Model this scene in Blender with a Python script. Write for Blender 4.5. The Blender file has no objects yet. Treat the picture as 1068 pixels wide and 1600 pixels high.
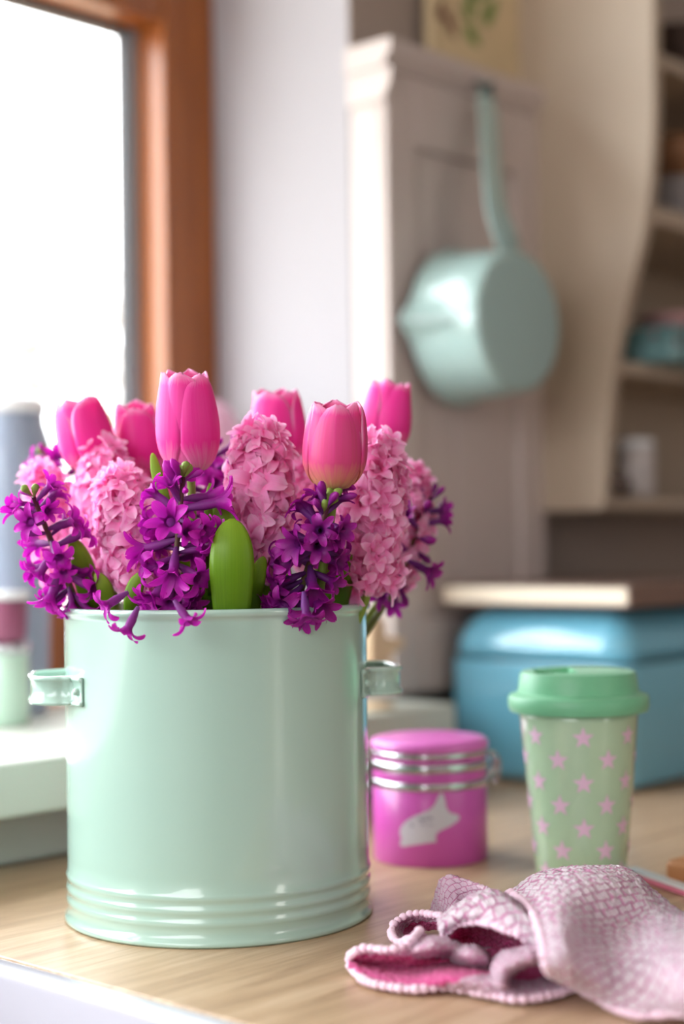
import bpy, bmesh, math, random
from mathutils import Vector, Matrix, Quaternion
from math import pi, sin, cos, radians
C = bpy.context.scene.collection
SC = bpy.context.scene

# ------------------------------------------------------------------ camera
FPX = 2500.0; EYE = 0.265
_a = radians(42.2); _p = math.atan(49/2500.); _r = radians(.8)
FWD = Vector((cos(_a)*cos(_p), sin(_a)*cos(_p), sin(_p)))
_R0 = Vector((sin(_a), -cos(_a), 0)); _U0 = _R0.cross(FWD)
RGT = cos(_r)*_R0 - sin(_r)*_U0
UPV = RGT.cross(FWD)
CAM = Vector((0, 0, EYE))
cd = bpy.data.cameras.new('camera'); cam = bpy.data.objects.new('camera', cd); C.objects.link(cam)
cd.sensor_fit = 'VERTICAL'; cd.sensor_height = 36; cd.sensor_width = 24; cd.lens = FPX/1600*36
cd.clip_start = .02; cd.clip_end = 200
m = Matrix.Identity(4)
for i in range(3):
    m[i][0] = RGT[i]; m[i][1] = UPV[i]; m[i][2] = -FWD[i]; m[i][3] = CAM[i]
cam.matrix_world = m
cd.dof.use_dof = True; cd.dof.focus_distance = 1.065; cd.dof.aperture_fstop = 2.2
SC.camera = cam

# ------------------------------------------------------------------ light
SC.view_settings.view_transform = 'Standard'; SC.view_settings.look = 'None'
SC.view_settings.gamma = 1; SC.view_settings.use_curve_mapping = False
SC.view_settings.exposure = 0.55
w = bpy.data.worlds.new('overcast_sky'); SC.world = w; w.use_nodes = True
bg = w.node_tree.nodes['Background']
bg.inputs[0].default_value = (.93, .97, 1, 1); bg.inputs[1].default_value = 8.5

def area(name, loc, target, sx, sy, power, col):
    l = bpy.data.lights.new(name, 'AREA'); l.shape = 'RECTANGLE'; l.size = sx; l.size_y = sy
    l.energy = power; l.color = col
    o = bpy.data.objects.new(name, l); C.objects.link(o); o.location = loc
    o.rotation_euler = (Vector(target)-Vector(loc)).to_track_quat('-Z', 'Y').to_euler()
    return o
area('side_fill_daylight', (-1.95, .15, .85), (.8, .6, .15), 2.1, 1.4, 34, (.97, .98, 1))  # added fill lamp from the left; no window is modelled there
area('rear_window_daylight', (.9, -2.3, .7), (.9, .8, .2), .34, 1.5, 6, (1, .96, .90))
pl = bpy.data.lights.new('window_portal', 'AREA'); pl.shape = 'RECTANGLE'; pl.size = 2.7; pl.size_y = 1.3; pl.cycles.is_portal = True
po = bpy.data.objects.new('window_portal', pl); C.objects.link(po); po.location = (-.1, 1.62, .78); po.rotation_euler = (radians(-90), 0, 0)

# points in the room: a pixel's line of sight meets a plane of the room
def ray(x, y): return RGT*((x-534)/FPX) + UPV*((800-y)/FPX) + FWD
def P(x, y, D): return CAM + ray(x, y)*D
def onz(x, y, z=0.): d = ray(x, y); return CAM + d*((z-EYE)/d.z)
def onY(x, y, Y): d = ray(x, y); return CAM + d*(Y/d.y)
def onX(x, y, X): d = ray(x, y); return CAM + d*(X/d.x)

# ------------------------------------------------------------------ helpers
def lin(c): return tuple(((v/255+.055)/1.055)**2.4 if v/255 > .04045 else v/255/12.92 for v in c)
def new_mat(name):
    m = bpy.data.materials.new(name); m.use_nodes = True
    return m, m.node_tree, m.node_tree.nodes['Principled BSDF']
def mat(name, rgb, rough=.5, metal=0, spec=.5, coat=0, bump=0, bscale=200, noise=0, nscale=8, sheen=0, trans=0):
    m, nt, b = new_mat(name); c = lin(rgb)
    b.inputs['Base Color'].default_value = (*c, 1); b.inputs['Roughness'].default_value = rough
    b.inputs['Metallic'].default_value = metal; b.inputs['Specular IOR Level'].default_value = spec
    b.inputs['Coat Weight'].default_value = coat; b.inputs['Coat Roughness'].default_value = .08
    b.inputs['Sheen Weight'].default_value = sheen; b.inputs['Transmission Weight'].default_value = trans
    tc = nt.nodes.new('ShaderNodeTexCoord')
    if noise:
        n = nt.nodes.new('ShaderNodeTexNoise'); n.inputs['Scale'].default_value = nscale; n.inputs['Detail'].default_value = 4
        nt.links.new(tc.outputs['Object'], n.inputs['Vector'])
        r = nt.nodes.new('ShaderNodeValToRGB'); r.color_ramp.elements[0].position = .3; r.color_ramp.elements[1].position = .7
        r.color_ramp.elements[0].color = (*[v*(1-noise) for v in c], 1); r.color_ramp.elements[1].color = (*[min(1, v*(1+noise*.5)) for v in c], 1)
        nt.links.new(n.outputs['Fac'], r.inputs['Fac']); nt.links.new(r.outputs['Color'], b.inputs['Base Color'])
    if bump:
        n = nt.nodes.new('ShaderNodeTexNoise'); n.inputs['Scale'].default_value = bscale
        nt.links.new(tc.outputs['Object'], n.inputs['Vector'])
        k = nt.nodes.new('ShaderNodeBump'); k.inputs['Strength'].default_value = bump; k.inputs['Distance'].default_value = .001
        nt.links.new(n.outputs['Fac'], k.inputs['Height']); nt.links.new(k.outputs['Normal'], b.inputs['Normal'])
    return m
def ramp_mat(name, stops, rough=.5, transl=.3, streak=0, sscale=(60, 3), axis=1, spec=.35, bump=.0):
    """petal / leaf material: colour runs along the UV's v, thin enough to let light through"""
    m, nt, b = new_mat(name)
    uv = nt.nodes.new('ShaderNodeUVMap'); sep = nt.nodes.new('ShaderNodeSeparateXYZ')
    nt.links.new(uv.outputs['UV'], sep.inputs[0])
    r = nt.nodes.new('ShaderNodeValToRGB')
    els = r.color_ramp.elements
    for i, (p, c) in enumerate(stops):
        e = els[i] if i < 2 else els.new(p)
        e.position = p
        e.color = (*lin(c), 1)
    mp = nt.nodes.new('ShaderNodeMapping'); mp.inputs['Scale'].default_value = (sscale[0], sscale[1], 1)
    nt.links.new(uv.outputs['UV'], mp.inputs[0])
    n = nt.nodes.new('ShaderNodeTexNoise'); n.inputs['Scale'].default_value = 1; n.inputs['Detail'].default_value = 5
    nt.links.new(mp.outputs[0], n.inputs['Vector'])
    ma = nt.nodes.new('ShaderNodeMath'); ma.operation = 'MULTIPLY_ADD'; ma.inputs[1].default_value = streak; ma.inputs[2].default_value = -streak*.5
    nt.links.new(n.outputs['Fac'], ma.inputs[0])
    ad = nt.nodes.new('ShaderNodeMath'); ad.operation = 'ADD'
    nt.links.new(sep.outputs['XY'[axis]], ad.inputs[0]); nt.links.new(ma.outputs[0], ad.inputs[1])
    nt.links.new(ad.outputs[0], r.inputs['Fac']); nt.links.new(r.outputs['Color'], b.inputs['Base Color'])
    b.inputs['Roughness'].default_value = rough; b.inputs['Specular IOR Level'].default_value = spec
    if bump:
        k = nt.nodes.new('ShaderNodeBump'); k.inputs['Strength'].default_value = bump; k.inputs['Distance'].default_value = .0008
        nt.links.new(n.outputs['Fac'], k.inputs['Height']); nt.links.new(k.outputs['Normal'], b.inputs['Normal'])
    t = nt.nodes.new('ShaderNodeBsdfTranslucent'); nt.links.new(r.outputs['Color'], t.inputs['Color'])
    mx = nt.nodes.new('ShaderNodeMixShader'); mx.inputs[0].default_value = transl
    out = nt.nodes['Material Output']
    nt.links.new(b.outputs[0], mx.inputs[1]); nt.links.new(t.outputs[0], mx.inputs[2]); nt.links.new(mx.outputs[0], out.inputs['Surface'])
    return m

def tag(o, label=None, cat=None, group=None, kind=None):
    if label: o['label'] = label
    if cat: o['category'] = cat
    if group: o['group'] = group
    if kind: o['kind'] = kind
    return o
def empty(name, loc, label=None, cat=None, group=None):
    o = bpy.data.objects.new(name, None); C.objects.link(o); o.location = loc; o.empty_display_size = .02
    return tag(o, label, cat, group)
def mk(name, V, F, m, parent=None, uv=None, smooth=True, loc=None, mats=None, midx=None):
    me = bpy.data.meshes.new(name); me.from_pydata([tuple(v) for v in V], [], F)
    if uv:
        ul = me.uv_layers.new(name='UVMap')
        for l in me.loops: ul.data[l.index].uv = uv[l.vertex_index]
    for x in (mats or [m]): me.materials.append(x)
    if midx:
        for i, p in enumerate(me.polygons): p.material_index = midx[i]
    if smooth:
        for p in me.polygons: p.use_smooth = True
    me.update()
    o = bpy.data.objects.new(name, me); C.objects.link(o)
    if parent: o.parent = parent
    if loc is not None: o.location = loc
    return o
def solid(o, t, off=0):
    s = o.modifiers.new('thickness', 'SOLIDIFY'); s.thickness = t; s.offset = off; return o
def grid_faces(n, m_, wrap=False, base=0):
    F = []
    for i in range(n-1):
        for j in range(m_ if wrap else m_-1):
            k = (j+1) % m_
            F.append((base+i*m_+j, base+i*m_+k, base+(i+1)*m_+k, base+(i+1)*m_+j))
    return F
def lathe_data(prof, seg=48, cx=0, cy=0):
    V = []
    for r, z in prof:
        for j in range(seg):
            a = 2*pi*j/seg; V.append((cx+r*cos(a), cy+r*sin(a), z))
    F = grid_faces(len(prof), seg, True)
    if prof[0][0] > 1e-6: F.append(tuple(range(seg))[::-1]) if prof[0][0] < .9e9 and prof[0] != prof[-1] and CAP[0] else None
    if prof[-1][0] > 1e-6 and CAP[1]: F.append(tuple((len(prof)-1)*seg+j for j in range(seg)))
    F = [f for f in F if f]
    return V, F
CAP = [False, False]
def lathe(name, prof, m, parent=None, seg=48, loc=None, cap=(False, False), smooth=True):
    CAP[0], CAP[1] = cap
    V, F = lathe_data(prof, seg)
    o = mk(name, V, F, m, parent, loc=loc)
    bm = bmesh.new(); bm.from_mesh(o.data); bmesh.ops.remove_doubles(bm, verts=bm.verts, dist=1e-6)
    bmesh.ops.recalc_face_normals(bm, faces=bm.faces)
    bm.to_mesh(o.data); bm.free()
    for p in o.data.polygons: p.use_smooth = smooth
    return o
def box(name, a, b, m, parent=None, bev=.0, seg=2, smooth=False):
    """box between two corners, edges rounded"""
    bm = bmesh.new(); bmesh.ops.create_cube(bm, size=1)
    a = Vector(a); b = Vector(b); c = (a+b)/2; s = b-a
    for v in bm.verts: v.co = Vector((v.co.x*s.x, v.co.y*s.y, v.co.z*s.z))
    if bev: bmesh.ops.bevel(bm, geom=bm.edges[:], offset=bev, segments=seg, profile=.5, affect='EDGES')
    bmesh.ops.recalc_face_normals(bm, faces=bm.faces)
    me = bpy.data.meshes.new(name); bm.to_mesh(me); bm.free(); me.materials.append(m)
    for p in me.polygons: p.use_smooth = smooth
    o = bpy.data.objects.new(name, me); C.objects.link(o)
    if parent: o.parent = parent; o.location = c-parent.location
    else: o.location = c
    return o
def prism(name, outline, axis, lo, hi, m, parent=None, bev=0, off=Vector((0, 0, 0))):
    """outline of 2-D points pushed along an axis (0=x,1=y,2=z)"""
    bm = bmesh.new(); vs = []
    for (p, q) in outline:
        co = [0, 0, 0]; k = [i for i in range(3) if i != axis]; co[k[0]] = p; co[k[1]] = q; co[axis] = lo
        vs.append(bm.verts.new(Vector(co)-off))
    f = bm.faces.new(vs); r = bmesh.ops.extrude_face_region(bm, geom=[f])
    d = Vector((0, 0, 0)); d[axis] = hi-lo
    bmesh.ops.translate(bm, vec=d, verts=[v for v in r['geom'] if isinstance(v, bmesh.types.BMVert)])
    if bev: bmesh.ops.bevel(bm, geom=bm.edges[:], offset=bev, segments=2, profile=.5, affect='EDGES')
    bmesh.ops.recalc_face_normals(bm, faces=bm.faces)
    me = bpy.data.meshes.new(name); bm.to_mesh(me); bm.free(); me.materials.append(m)
    o = bpy.data.objects.new(name, me); C.objects.link(o)
    if parent: o.parent = parent
    else: o.location = off
    return o
def cr(p0, p1, p2, p3, t):
    return .5*((2*p1)+(p2-p0)*t+(2*p0-5*p1+4*p2-p3)*t*t+(3*p1-p0-3*p2+p3)*t*t*t)
def spline(pts, n):
    pts = [Vector(p) for p in pts]; k = len(pts)-1; out = []
    for i in range(n):
        s = i/(n-1)*k; j = min(int(s), k-1); t = s-j
        p0 = pts[j-1] if j > 0 else pts[0]*2-pts[1]
        p3 = pts[j+2] if j+2 <= k else pts[k]*2-pts[k-1]
        out.append(cr(p0, pts[j], pts[j+1], p3, t))
    return out
def tube_data(path, rad, seg=8, base=0, closed_ends=True):
    V = []; F = []; n = len(path); up = Vector((0, 0, 1))
    for i, p in enumerate(path):
        d = (path[min(i+1, n-1)]-path[max(i-1, 0)]).normalized()
        s = d.cross(up)
        if s.length < .05: s = d.cross(Vector((1, 0, 0)))
        s.normalize(); t = s.cross(d)
        r = rad[i] if isinstance(rad, (list, tuple)) else rad
        for j in range(seg):
            a = 2*pi*j/seg; V.append(p+(s*cos(a)+t*sin(a))*r)
    F = grid_faces(n, seg, True, base)
    if closed_ends:
        F.append(tuple(base+j for j in range(seg))); F.append(tuple(base+(n-1)*seg+j for j in range(seg))[::-1])
    return V, F
def tube(name, pts, rad, m, parent=None, seg=8, n=12, uvv=False):
    path = spline(pts, n)
    if isinstance(rad, (list, tuple)) and len(rad) != n:
        rad = [rad[0]+(rad[-1]-rad[0])*i/(n-1) if len(rad) == 2 else rad[min(int(i/(n-1)*(len(rad)-1)+.5), len(rad)-1)] for i in range(n)]
    if parent: path = [p-parent.location for p in path]
    V, F = tube_data(path, rad, seg)
    uv = [((k % seg)/seg, (k//seg)/(n-1)) for k in range(len(V))]
    return mk(name, V, F, m, parent, uv=uv)

# ------------------------------------------------------------------ materials
M = {}
M['wall'] = mat('wall_paint_light', (164, 160, 164), .8, bump=.15, bscale=120)
M['ceil'] = mat('ceiling_paint', (235, 232, 228), .9)
M['floor'] = mat('floor_boards', (150, 118, 88), .5, noise=.2, nscale=4)
M['taupe'] = mat('wall_paint_taupe', (158, 142, 132), .8, bump=.15, bscale=120)
M['cream'] = mat('cream_painted_wood', (178, 160, 140), .45, noise=.05, nscale=5, bump=.1, bscale=60)
M['white_wood'] = mat('white_painted_board', (194, 180, 174), .45, noise=.04, nscale=6, bump=.15, bscale=50)
M['sill'] = mat('sill_paint', (200, 205, 194), .4, noise=.03, nscale=6)
M['sill_front'] = mat('sill_front_paint', (212, 226, 224), .45)
M['apron'] = mat('apron_paint', (176, 176, 168), .6)
M['seal'] = mat('grey_window_seal', (150, 156, 162), .5)
M['dark_seal'] = mat('dark_rubber_gasket', (60, 66, 72), .6)
M['mint'] = mat('mint_enamel', (172, 204, 190), .24, spec=.5, coat=1.0, bump=.02, bscale=14)
M['mint_in'] = mat('mint_enamel_inside', (120, 180, 160), .4)
M['pan'] = mat('pale_turquoise_enamel', (156, 182, 178), .18, coat=.6)
M['blue'] = mat('sky_blue_enamel', (112, 180, 204), .22, coat=1.0)
M['tin'] = mat('orchid_pink_lacquer', (212, 88, 182), .35, coat=.3)
M['tin_lid'] = mat('orchid_pink_lid', (226, 112, 200), .35, coat=.3)
M['metal'] = mat('polished_steel', (205, 205, 210), .18, metal=1)
M['mug'] = mat('pale_green_glass', (176, 206, 174), .12, coat=.7)
M['star'] = mat('pink_star_print', (226, 190, 216), .35, coat=.4)
M['silicone'] = mat('green_silicone', (112, 186, 142), .42, sheen=.2)
M['bird'] = mat('white_print', (214, 208, 220), .5)
M['bird_grey'] = mat('grey_print', (158, 150, 172), .5)
M['spruce'] = mat('pale_wood', (226, 196, 158), .5, noise=.1, nscale=30)
M['brown'] = mat('brown_wood', (150, 104, 70), .5, noise=.25, nscale=20)
M['white_ceramic'] = mat('white_enamel_edge', (204, 202, 214), .18, coat=.5)
M['paper'] = mat('book_paper', (236, 222, 200), .8)
M['book'] = mat('book_cover_brown', (120, 96, 86), .5)
M['mauve'] = mat('mauve_glaze', (214, 160, 186), .3, coat=.4)
M['bluegrey'] = mat('blue_grey_enamel', (150, 162, 182), .3, coat=.4)
M['white'] = mat('white_glaze', (240, 242, 244), .25, coat=.4)
M['mint_jar'] = mat('mint_glass', (196, 228, 208), .25, coat=.4)
M['plum'] = mat('plum_contents', (150, 84, 112), .5)
M['teal'] = mat('teal_tin', (110, 150, 152), .35, noise=.25, nscale=30)
M['dark'] = mat('dark_brown', (62, 44, 36), .5)
M['plate'] = mat('patterned_plate', (196, 188, 186), .3, noise=.3, nscale=40)
M['rose'] = mat('dusty_rose_bowl', (200, 150, 150), .35, noise=.15, nscale=30)
M['green_stem'] = ramp_mat('green_stem', [(0, (120, 150, 50)), (1, (150, 175, 80))], transl=.1, streak=.3)
M['hy_stem'] = ramp_mat('hyacinth_stem', [(0, (120, 140, 60)), (1, (96, 44, 62))], transl=.1, streak=.3)
M['leaf'] = ramp_mat('strap_leaf', [(0, (78, 116, 14)), (.5, (110, 156, 22)), (1, (146, 186, 46))], rough=.38, transl=.3, streak=.45, sscale=(60, .8), spec=.4)
M['leaf2'] = ramp_mat('bright_leaf', [(0, (112, 152, 28)), (1, (160, 196, 64))], rough=.42, transl=.35, streak=.3, sscale=(34, 1.5))
M['tulip'] = ramp_mat('tulip_petal', [(0, (244, 216, 190)), (.12, (248, 140, 190)), (.34, (248, 52, 164)), (.62, (252, 72, 178)), (1, (255, 196, 232))], rough=.42, transl=.3, streak=.38, sscale=(26, 1.3), bump=.25)
M['tulip_rose'] = ramp_mat('tulip_petal_rose', [(0, (234, 206, 140)), (.14, (234, 150, 130)), (.36, (232, 84, 142)), (.62, (246, 78, 166)), (1, (255, 190, 226))], rough=.42, transl=.3, streak=.34, sscale=(26, 1.3), bump=.25)
M['pinkf'] = ramp_mat('pink_floret', [(0, (248, 170, 194)), (.45, (255, 138, 202)), (.72, (255, 166, 220)), (1, (255, 218, 242))], transl=.42, streak=.25, sscale=(14, 4))
M['purplef'] = ramp_mat('purple_floret', [(0, (130, 66, 140)), (.42, (150, 36, 146)), (.7, (184, 22, 170)), (1, (222, 44, 200))], transl=.32, streak=.35, sscale=(16, 4))
M['dpurplef'] = ramp_mat('dark_purple_floret', [(0, (116, 56, 140)), (.42, (116, 26, 122)), (.7, (138, 16, 128)), (1, (184, 34, 166))], transl=.28, streak=.35, sscale=(16, 4))
M['gbud'] = ramp_mat('green_bud', [(0, (128, 120, 60)), (.5, (150, 170, 78)), (1, (120, 150, 60))], transl=.15, streak=.2)

def wood(name, c1, c2, c3, rough, s=(1.6, 26, 8), rot=0):
    m, nt, b = new_mat(name); tc = nt.nodes.new('ShaderNodeTexCoord'); mp = nt.nodes.new('ShaderNodeMapping')
    mp.inputs['Scale'].default_value = s; mp.inputs['Rotation'].default_value = (0, 0, rot)
    n = nt.nodes.new('ShaderNodeTexNoise'); n.inputs['Scale'].default_value = 3; n.inputs['Detail'].default_value = 8; n.inputs['Roughness'].default_value = .68; n.inputs['Distortion'].default_value = .4
    r = nt.nodes.new('ShaderNodeValToRGB'); e = r.color_ramp.elements
    e[0].position = .28; e[0].color = (*lin(c1), 1); e[1].position = .72; e[1].color = (*lin(c3), 1); x = e.new(.5); x.color = (*lin(c2), 1)
    k = nt.nodes.new('ShaderNodeBump'); k.inputs['Strength'].default_value = .25; k.inputs['Distance'].default_value = .0006
    L = nt.links.new
    L(tc.outputs['Object'], mp.inputs[0]); L(mp.outputs[0], n.inputs['Vector']); L(n.outputs['Fac'], r.inputs['Fac']); L(r.outputs['Color'], b.inputs['Base Color'])
    L(n.outputs['Fac'], k.inputs['Height']); L(k.outputs['Normal'], b.inputs['Normal']); b.inputs['Roughness'].default_value = rough
    return m
M['counter'] = wood('oak_worktop', (150, 120, 92), (184, 154, 122), (206, 180, 150), .36, s=(2.2, 30, 10))
M['frame_wood'] = wood('orange_varnished_wood', (116, 62, 24), (144, 80, 34), (166, 98, 46), .3, s=(20, 20, 1.2))

def knit(name, base, deep, sx, sy, strength):
    """basket-knit cotton: blocks of ribs with sunken joints"""
    m, nt, b = new_mat(name); L = nt.links.new
    uv = nt.nodes.new('ShaderNodeUVMap'); mp = nt.nodes.new('ShaderNodeMapping'); mp.inputs['Scale'].default_value = (sx, sy, 1); mp.inputs['Rotation'].default_value = (0, 0, .6)
    L(uv.outputs['UV'], mp.inputs[0])
    br = nt.nodes.new('ShaderNodeTexBrick'); br.inputs['Scale'].default_value = 1; br.inputs['Mortar Size'].default_value = .06; br.inputs['Mortar Smooth'].default_value = .6
    br.inputs['Brick Width'].default_value = .7; br.inputs['Row Height'].default_value = .5
    br.inputs['Color1'].default_value = br.inputs['Color2'].default_value = (1, 1, 1, 1); br.inputs['Mortar'].default_value = (0, 0, 0, 1)
    L(mp.outputs[0], br.inputs['Vector'])
    wv = nt.nodes.new('ShaderNodeTexWave'); wv.inputs['Scale'].default_value = 2.6; wv.inputs['Distortion'].default_value = .6
    L(mp.outputs[0], wv.inputs['Vector'])
    vo = nt.nodes.new('ShaderNodeTexVoronoi'); vo.inputs['Scale'].default_value = 9; L(mp.outputs[0], vo.inputs['Vector'])
    a = nt.nodes.new('ShaderNodeMath'); a.operation = 'MULTIPLY_ADD'; a.inputs[1].default_value = .35; L(wv.outputs['Fac'], a.inputs[0]); L(br.outputs['Color'], a.inputs[2])
    s = nt.nodes.new('ShaderNodeMath'); s.operation = 'MULTIPLY_ADD'; s.inputs[1].default_value = -.6; L(vo.outputs['Distance'], s.inputs[0]); L(a.outputs[0], s.inputs[2])
    k = nt.nodes.new('ShaderNodeBump'); k.inputs['Strength'].default_value = strength; k.inputs['Distance'].default_value = .0016
    L(s.outputs[0], k.inputs['Height']); L(k.outputs['Normal'], b.inputs['Normal'])
    r = nt.nodes.new('ShaderNodeValToRGB'); r.color_ramp.elements[0].position = .0; r.color_ramp.elements[0].color = (*lin(deep), 1)
    r.color_ramp.elements[1].position = .7; r.color_ramp.elements[1].color = (*lin(base), 1)
    L(s.outputs[0], r.inputs['Fac']); L(r.outputs['Color'], b.inputs['Base Color'])
    b.inputs['Roughness'].default_value = .95; b.inputs['Sheen Weight'].default_value = .35; b.inputs['Specular IOR Level'].default_value = .15
    t = nt.nodes.new('ShaderNodeBsdfTranslucent'); L(r.outputs['Color'], t.inputs['Color'])
    mx = nt.nodes.new('ShaderNodeMixShader'); mx.inputs[0].default_value = .25; out = nt.nodes['Material Output']
    L(b.outputs[0], mx.inputs[1]); L(t.outputs[0], mx.inputs[2]); L(mx.outputs[0], out.inputs['Surface'])
    return m
M['towel'] = knit('pale_pink_basket_knit', (255, 238, 248), (236, 156, 202), 6.0, 6.0, 1.0)
M['towel_terry'] = knit('pale_pink_terry', (255, 222, 240), (240, 160, 204), 12, 12, .9)
M['towel_deep'] = knit('deep_pink_knit', (255, 110, 182), (236, 60, 146), 12, 12, .8)  # pink underside of the cloth, with light bounced between folds in its colour
M['hem'] = mat('pale_hem_yarn', (246, 212, 230), .95, sheen=.3, bump=.5, bscale=900)

def weave_glass():
    m, nt, b = new_mat('window_glass')
    out = nt.nodes['Material Output']; nt.nodes.remove(b)
    g = nt.nodes.new('ShaderNodeBsdfGlossy'); g.inputs['Roughness'].default_value = .02
    t = nt.nodes.new('ShaderNodeBsdfTransparent'); t.inputs[0].default_value = (.97, .98, .98, 1)
    mx = nt.nodes.new('ShaderNodeMixShader'); mx.inputs[0].default_value = .06
    nt.links.new(t.outputs[0], mx.inputs[1]); nt.links.new(g.outputs[0], mx.inputs[2]); nt.links.new(mx.outputs[0], out.inputs['Surface'])
    return m
M['glass'] = weave_glass()

# ================================================================== setting
def struct(o, **k): o['kind'] = 'structure'; return o
YW = 1.20; YF = 1.42; KY = YW/1.14; XR = onY(548, 400, YW).x
ZF = -.90; ZC = 1.65
struct(box('floor', (-2.1, -2.6, ZF-.05), (3.2, 2.0, ZF), M['floor']))
struct(box('ceiling', (-2.1, -2.6, ZC), (3.2, 1.6, ZC+.05), M['ceil']))
struct(box('wall_right', (3.1, -2.6, ZF), (3.2, YW, ZC), M['wall']))
struct(box('wall_left', (-2.15, -2.6, ZF), (-2.05, 1.6, ZC), M['wall']))
struct(box('wall_rear', (-2.1, -2.6, ZF), (3.2, -2.5, ZC), M['wall']))
# window wall: recess from XL to XR, low wall under it, lintel over it, main face right of it
XL = -1.5; ZSILL = .0925  # window lengthened out of view to bring more light from the left
struct(box('wall_window_right', (XR, YW, ZF), (3.15, 1.60, ZC), M['wall']))
struct(box('wall_window_left', (-2.1, YW, ZF), (XL, 1.60, ZC), M['wall']))
struct(box('wall_below_window', (XL, YW, ZF), (XR, 1.60, ZSILL-.045), M['wall']))
struct(box('wall_above_window', (XL, YW, 1.48), (XR, 1.60, ZC), M['wall']))
struct(box('trim_1', (-1.5, 1.112, .0005), (1.325, YW-.0005, ZSILL-.046), M['apron'], bev=.002))
# window board: long sill with a rounded front, plus the ledge at the foot of the frame
sl = box('trim_2', (-1.49, 1.062, ZSILL-.044), (XR-.001, YF-.001, ZSILL), M['sill'], bev=.003); struct(sl)
struct(box('trim_3', (XR-.001, 1.062, ZSILL-.044), (1.345, YW-.001, ZSILL), M['sill'], bev=.003))
ZLEDGE = ZSILL
# window frame
X1 = onY(258, 300, YF).x
Y2 = 0.
lo_, hi_ = YF, YF+.1
for _ in range(40):
    Y2 = (lo_+hi_)/2
    # deeper step of the sash where its inner side ends
    d = ray(222, 300); xx = d.x*(Y2/d.y)
    if xx < X1: lo_ = Y2
    else: hi_ = Y2
YG = Y2
X2 = onY(200, 300, YG+.006).x
ZT = onY(207, 37, YF+.03).z
wn = empty('window_1', (.3, YG, .11)); wn['kind'] = 'structure'
def wbox(name, a, b, m, bev=.003): return struct(box(name, a, b, m, wn, bev=bev))
wbox('window_frame', (X1, YF, ZSILL), (XR-.0005, YG+.05, 1.478), M['frame_wood'])
wbox('window_frame', (XL+.0005, YF, ZSILL), (XL+.1, YG+.05, 1.478), M['frame_wood'])
wbox('window_frame', (XL+.1, YF, ZT), (X1, YG+.05, ZT+.12), M['frame_wood'])
wbox('window_frame', (XL+.1, YF, 1.40), (X1, YG+.05, 1.478), M['frame_wood'])
wbox('window_pane', (XL+.1, YG+.022, ZT+.12), (X1, YG+.028, 1.40), M['glass'], bev=0)  # unseen transom pane and rail above it, added to let in more light
wbox('window_frame', (XL+.1, YF, ZSILL), (X1, YG+.05, .20), M['frame_wood'])
wbox('window_seal', (X2, YG+.004, .20), (X1-.0005, YG+.02, ZT), M['seal'], bev=.002)
wbox('window_seal', (XL+.1005, YG+.004, ZT-.008), (X2, YG+.02, ZT-.0005), M['dark_seal'], bev=.001)
wbox('window_gasket', (X2-.005, YG+.006, .201), (X2, YG+.02, ZT-.009), M['dark_seal'], bev=.001)
wbox('window_pane', (XL+.1, YG+.022, .2), (X2, YG+.028, ZT), M['glass'], bev=0)

# ---- outside: pale garden far below and a bare pale shrub, washed out by the light
gm = mat('gravel', (150, 138, 118), .9, noise=.1, nscale=.6)
struct(box('ground_outside', (-30, 2.5, -3.1), (40, 60, -3.0), gm))
random.seed(5)
shm = mat('dry_beige_foliage', (110, 98, 66), .8, noise=.15, nscale=3)
def shrub(px, D, zc, R, n, label):
    c = P(px, 500, D); e = empty('garden_shrub', (c.x, c.y, -3.0), label, 'shrub')
    V = []; F = []
    for i in range(n):
        a = random.uniform(0, 2*pi); q = random.uniform(-1, 1); r = R*random.uniform(.45, 1)*(1+.25*sin(3*a))
        s = (1-q*q)**.5; p = Vector((r*s*cos(a), r*s*sin(a), zc+3+r*1.15*q))
        d = Vector((random.uniform(-1, 1), random.uniform(-1, 1), random.uniform(-1, 1))).normalized(); t = d.orthogonal().normalized(); l = R*.11
        b = len(V); V += [p-d*l, p+t*l*.45, p+d*l, p-t*l*.45]; F.append((b, b+1, b+2, b+3))
    f = mk('foliage', V, F, shm, e, smooth=False); f['kind'] = 'stuff'
    for k in range(5):
        a = k*1.3; tube('branch', [Vector((c.x, c.y, -3.0)), Vector((c.x+.1*cos(a), c.y+.1*sin(a), -1.4)), Vector((c.x+R*.6*cos(a), c.y+R*.6*sin(a), zc+.2*R))], [.05, .02], M['brown'], e, n=6)
shrub(70, 15, 1.4, 1.5, 900, 'beige garden shrub outside, halfway up the window')
shrub(170, 22, -.1, 1.7, 700, 'lower beige shrub outside, behind the tulips at the window foot')

# ---- worktop
XE = .622
ct = empty('worktop', (1.5, .3, -.04), 'oak-look wooden worktop with a white end, carrying everything in front', 'worktop')
box('worktop_board', (XE, -.9, -.04), (3.09, 1.1105, 0), M['counter'], ct, bev=.0015)
box('end_edging', (XE-.0215, -.9, -.30), (XE-.0005, 1.1, .0008), M['white_ceramic'], ct, bev=.006, seg=4, smooth=True)['label'] = 'glossy white end edging'
bc = empty('base_cabinet', (1.8, .3, ZF), 'white base cabinet carrying the wooden worktop', 'cabinet')
box('cabinet_body', (XE+.01, -.88, ZF), (3.08, 1.1, -.0405), M['white_wood'], bc, bev=.002)

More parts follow.
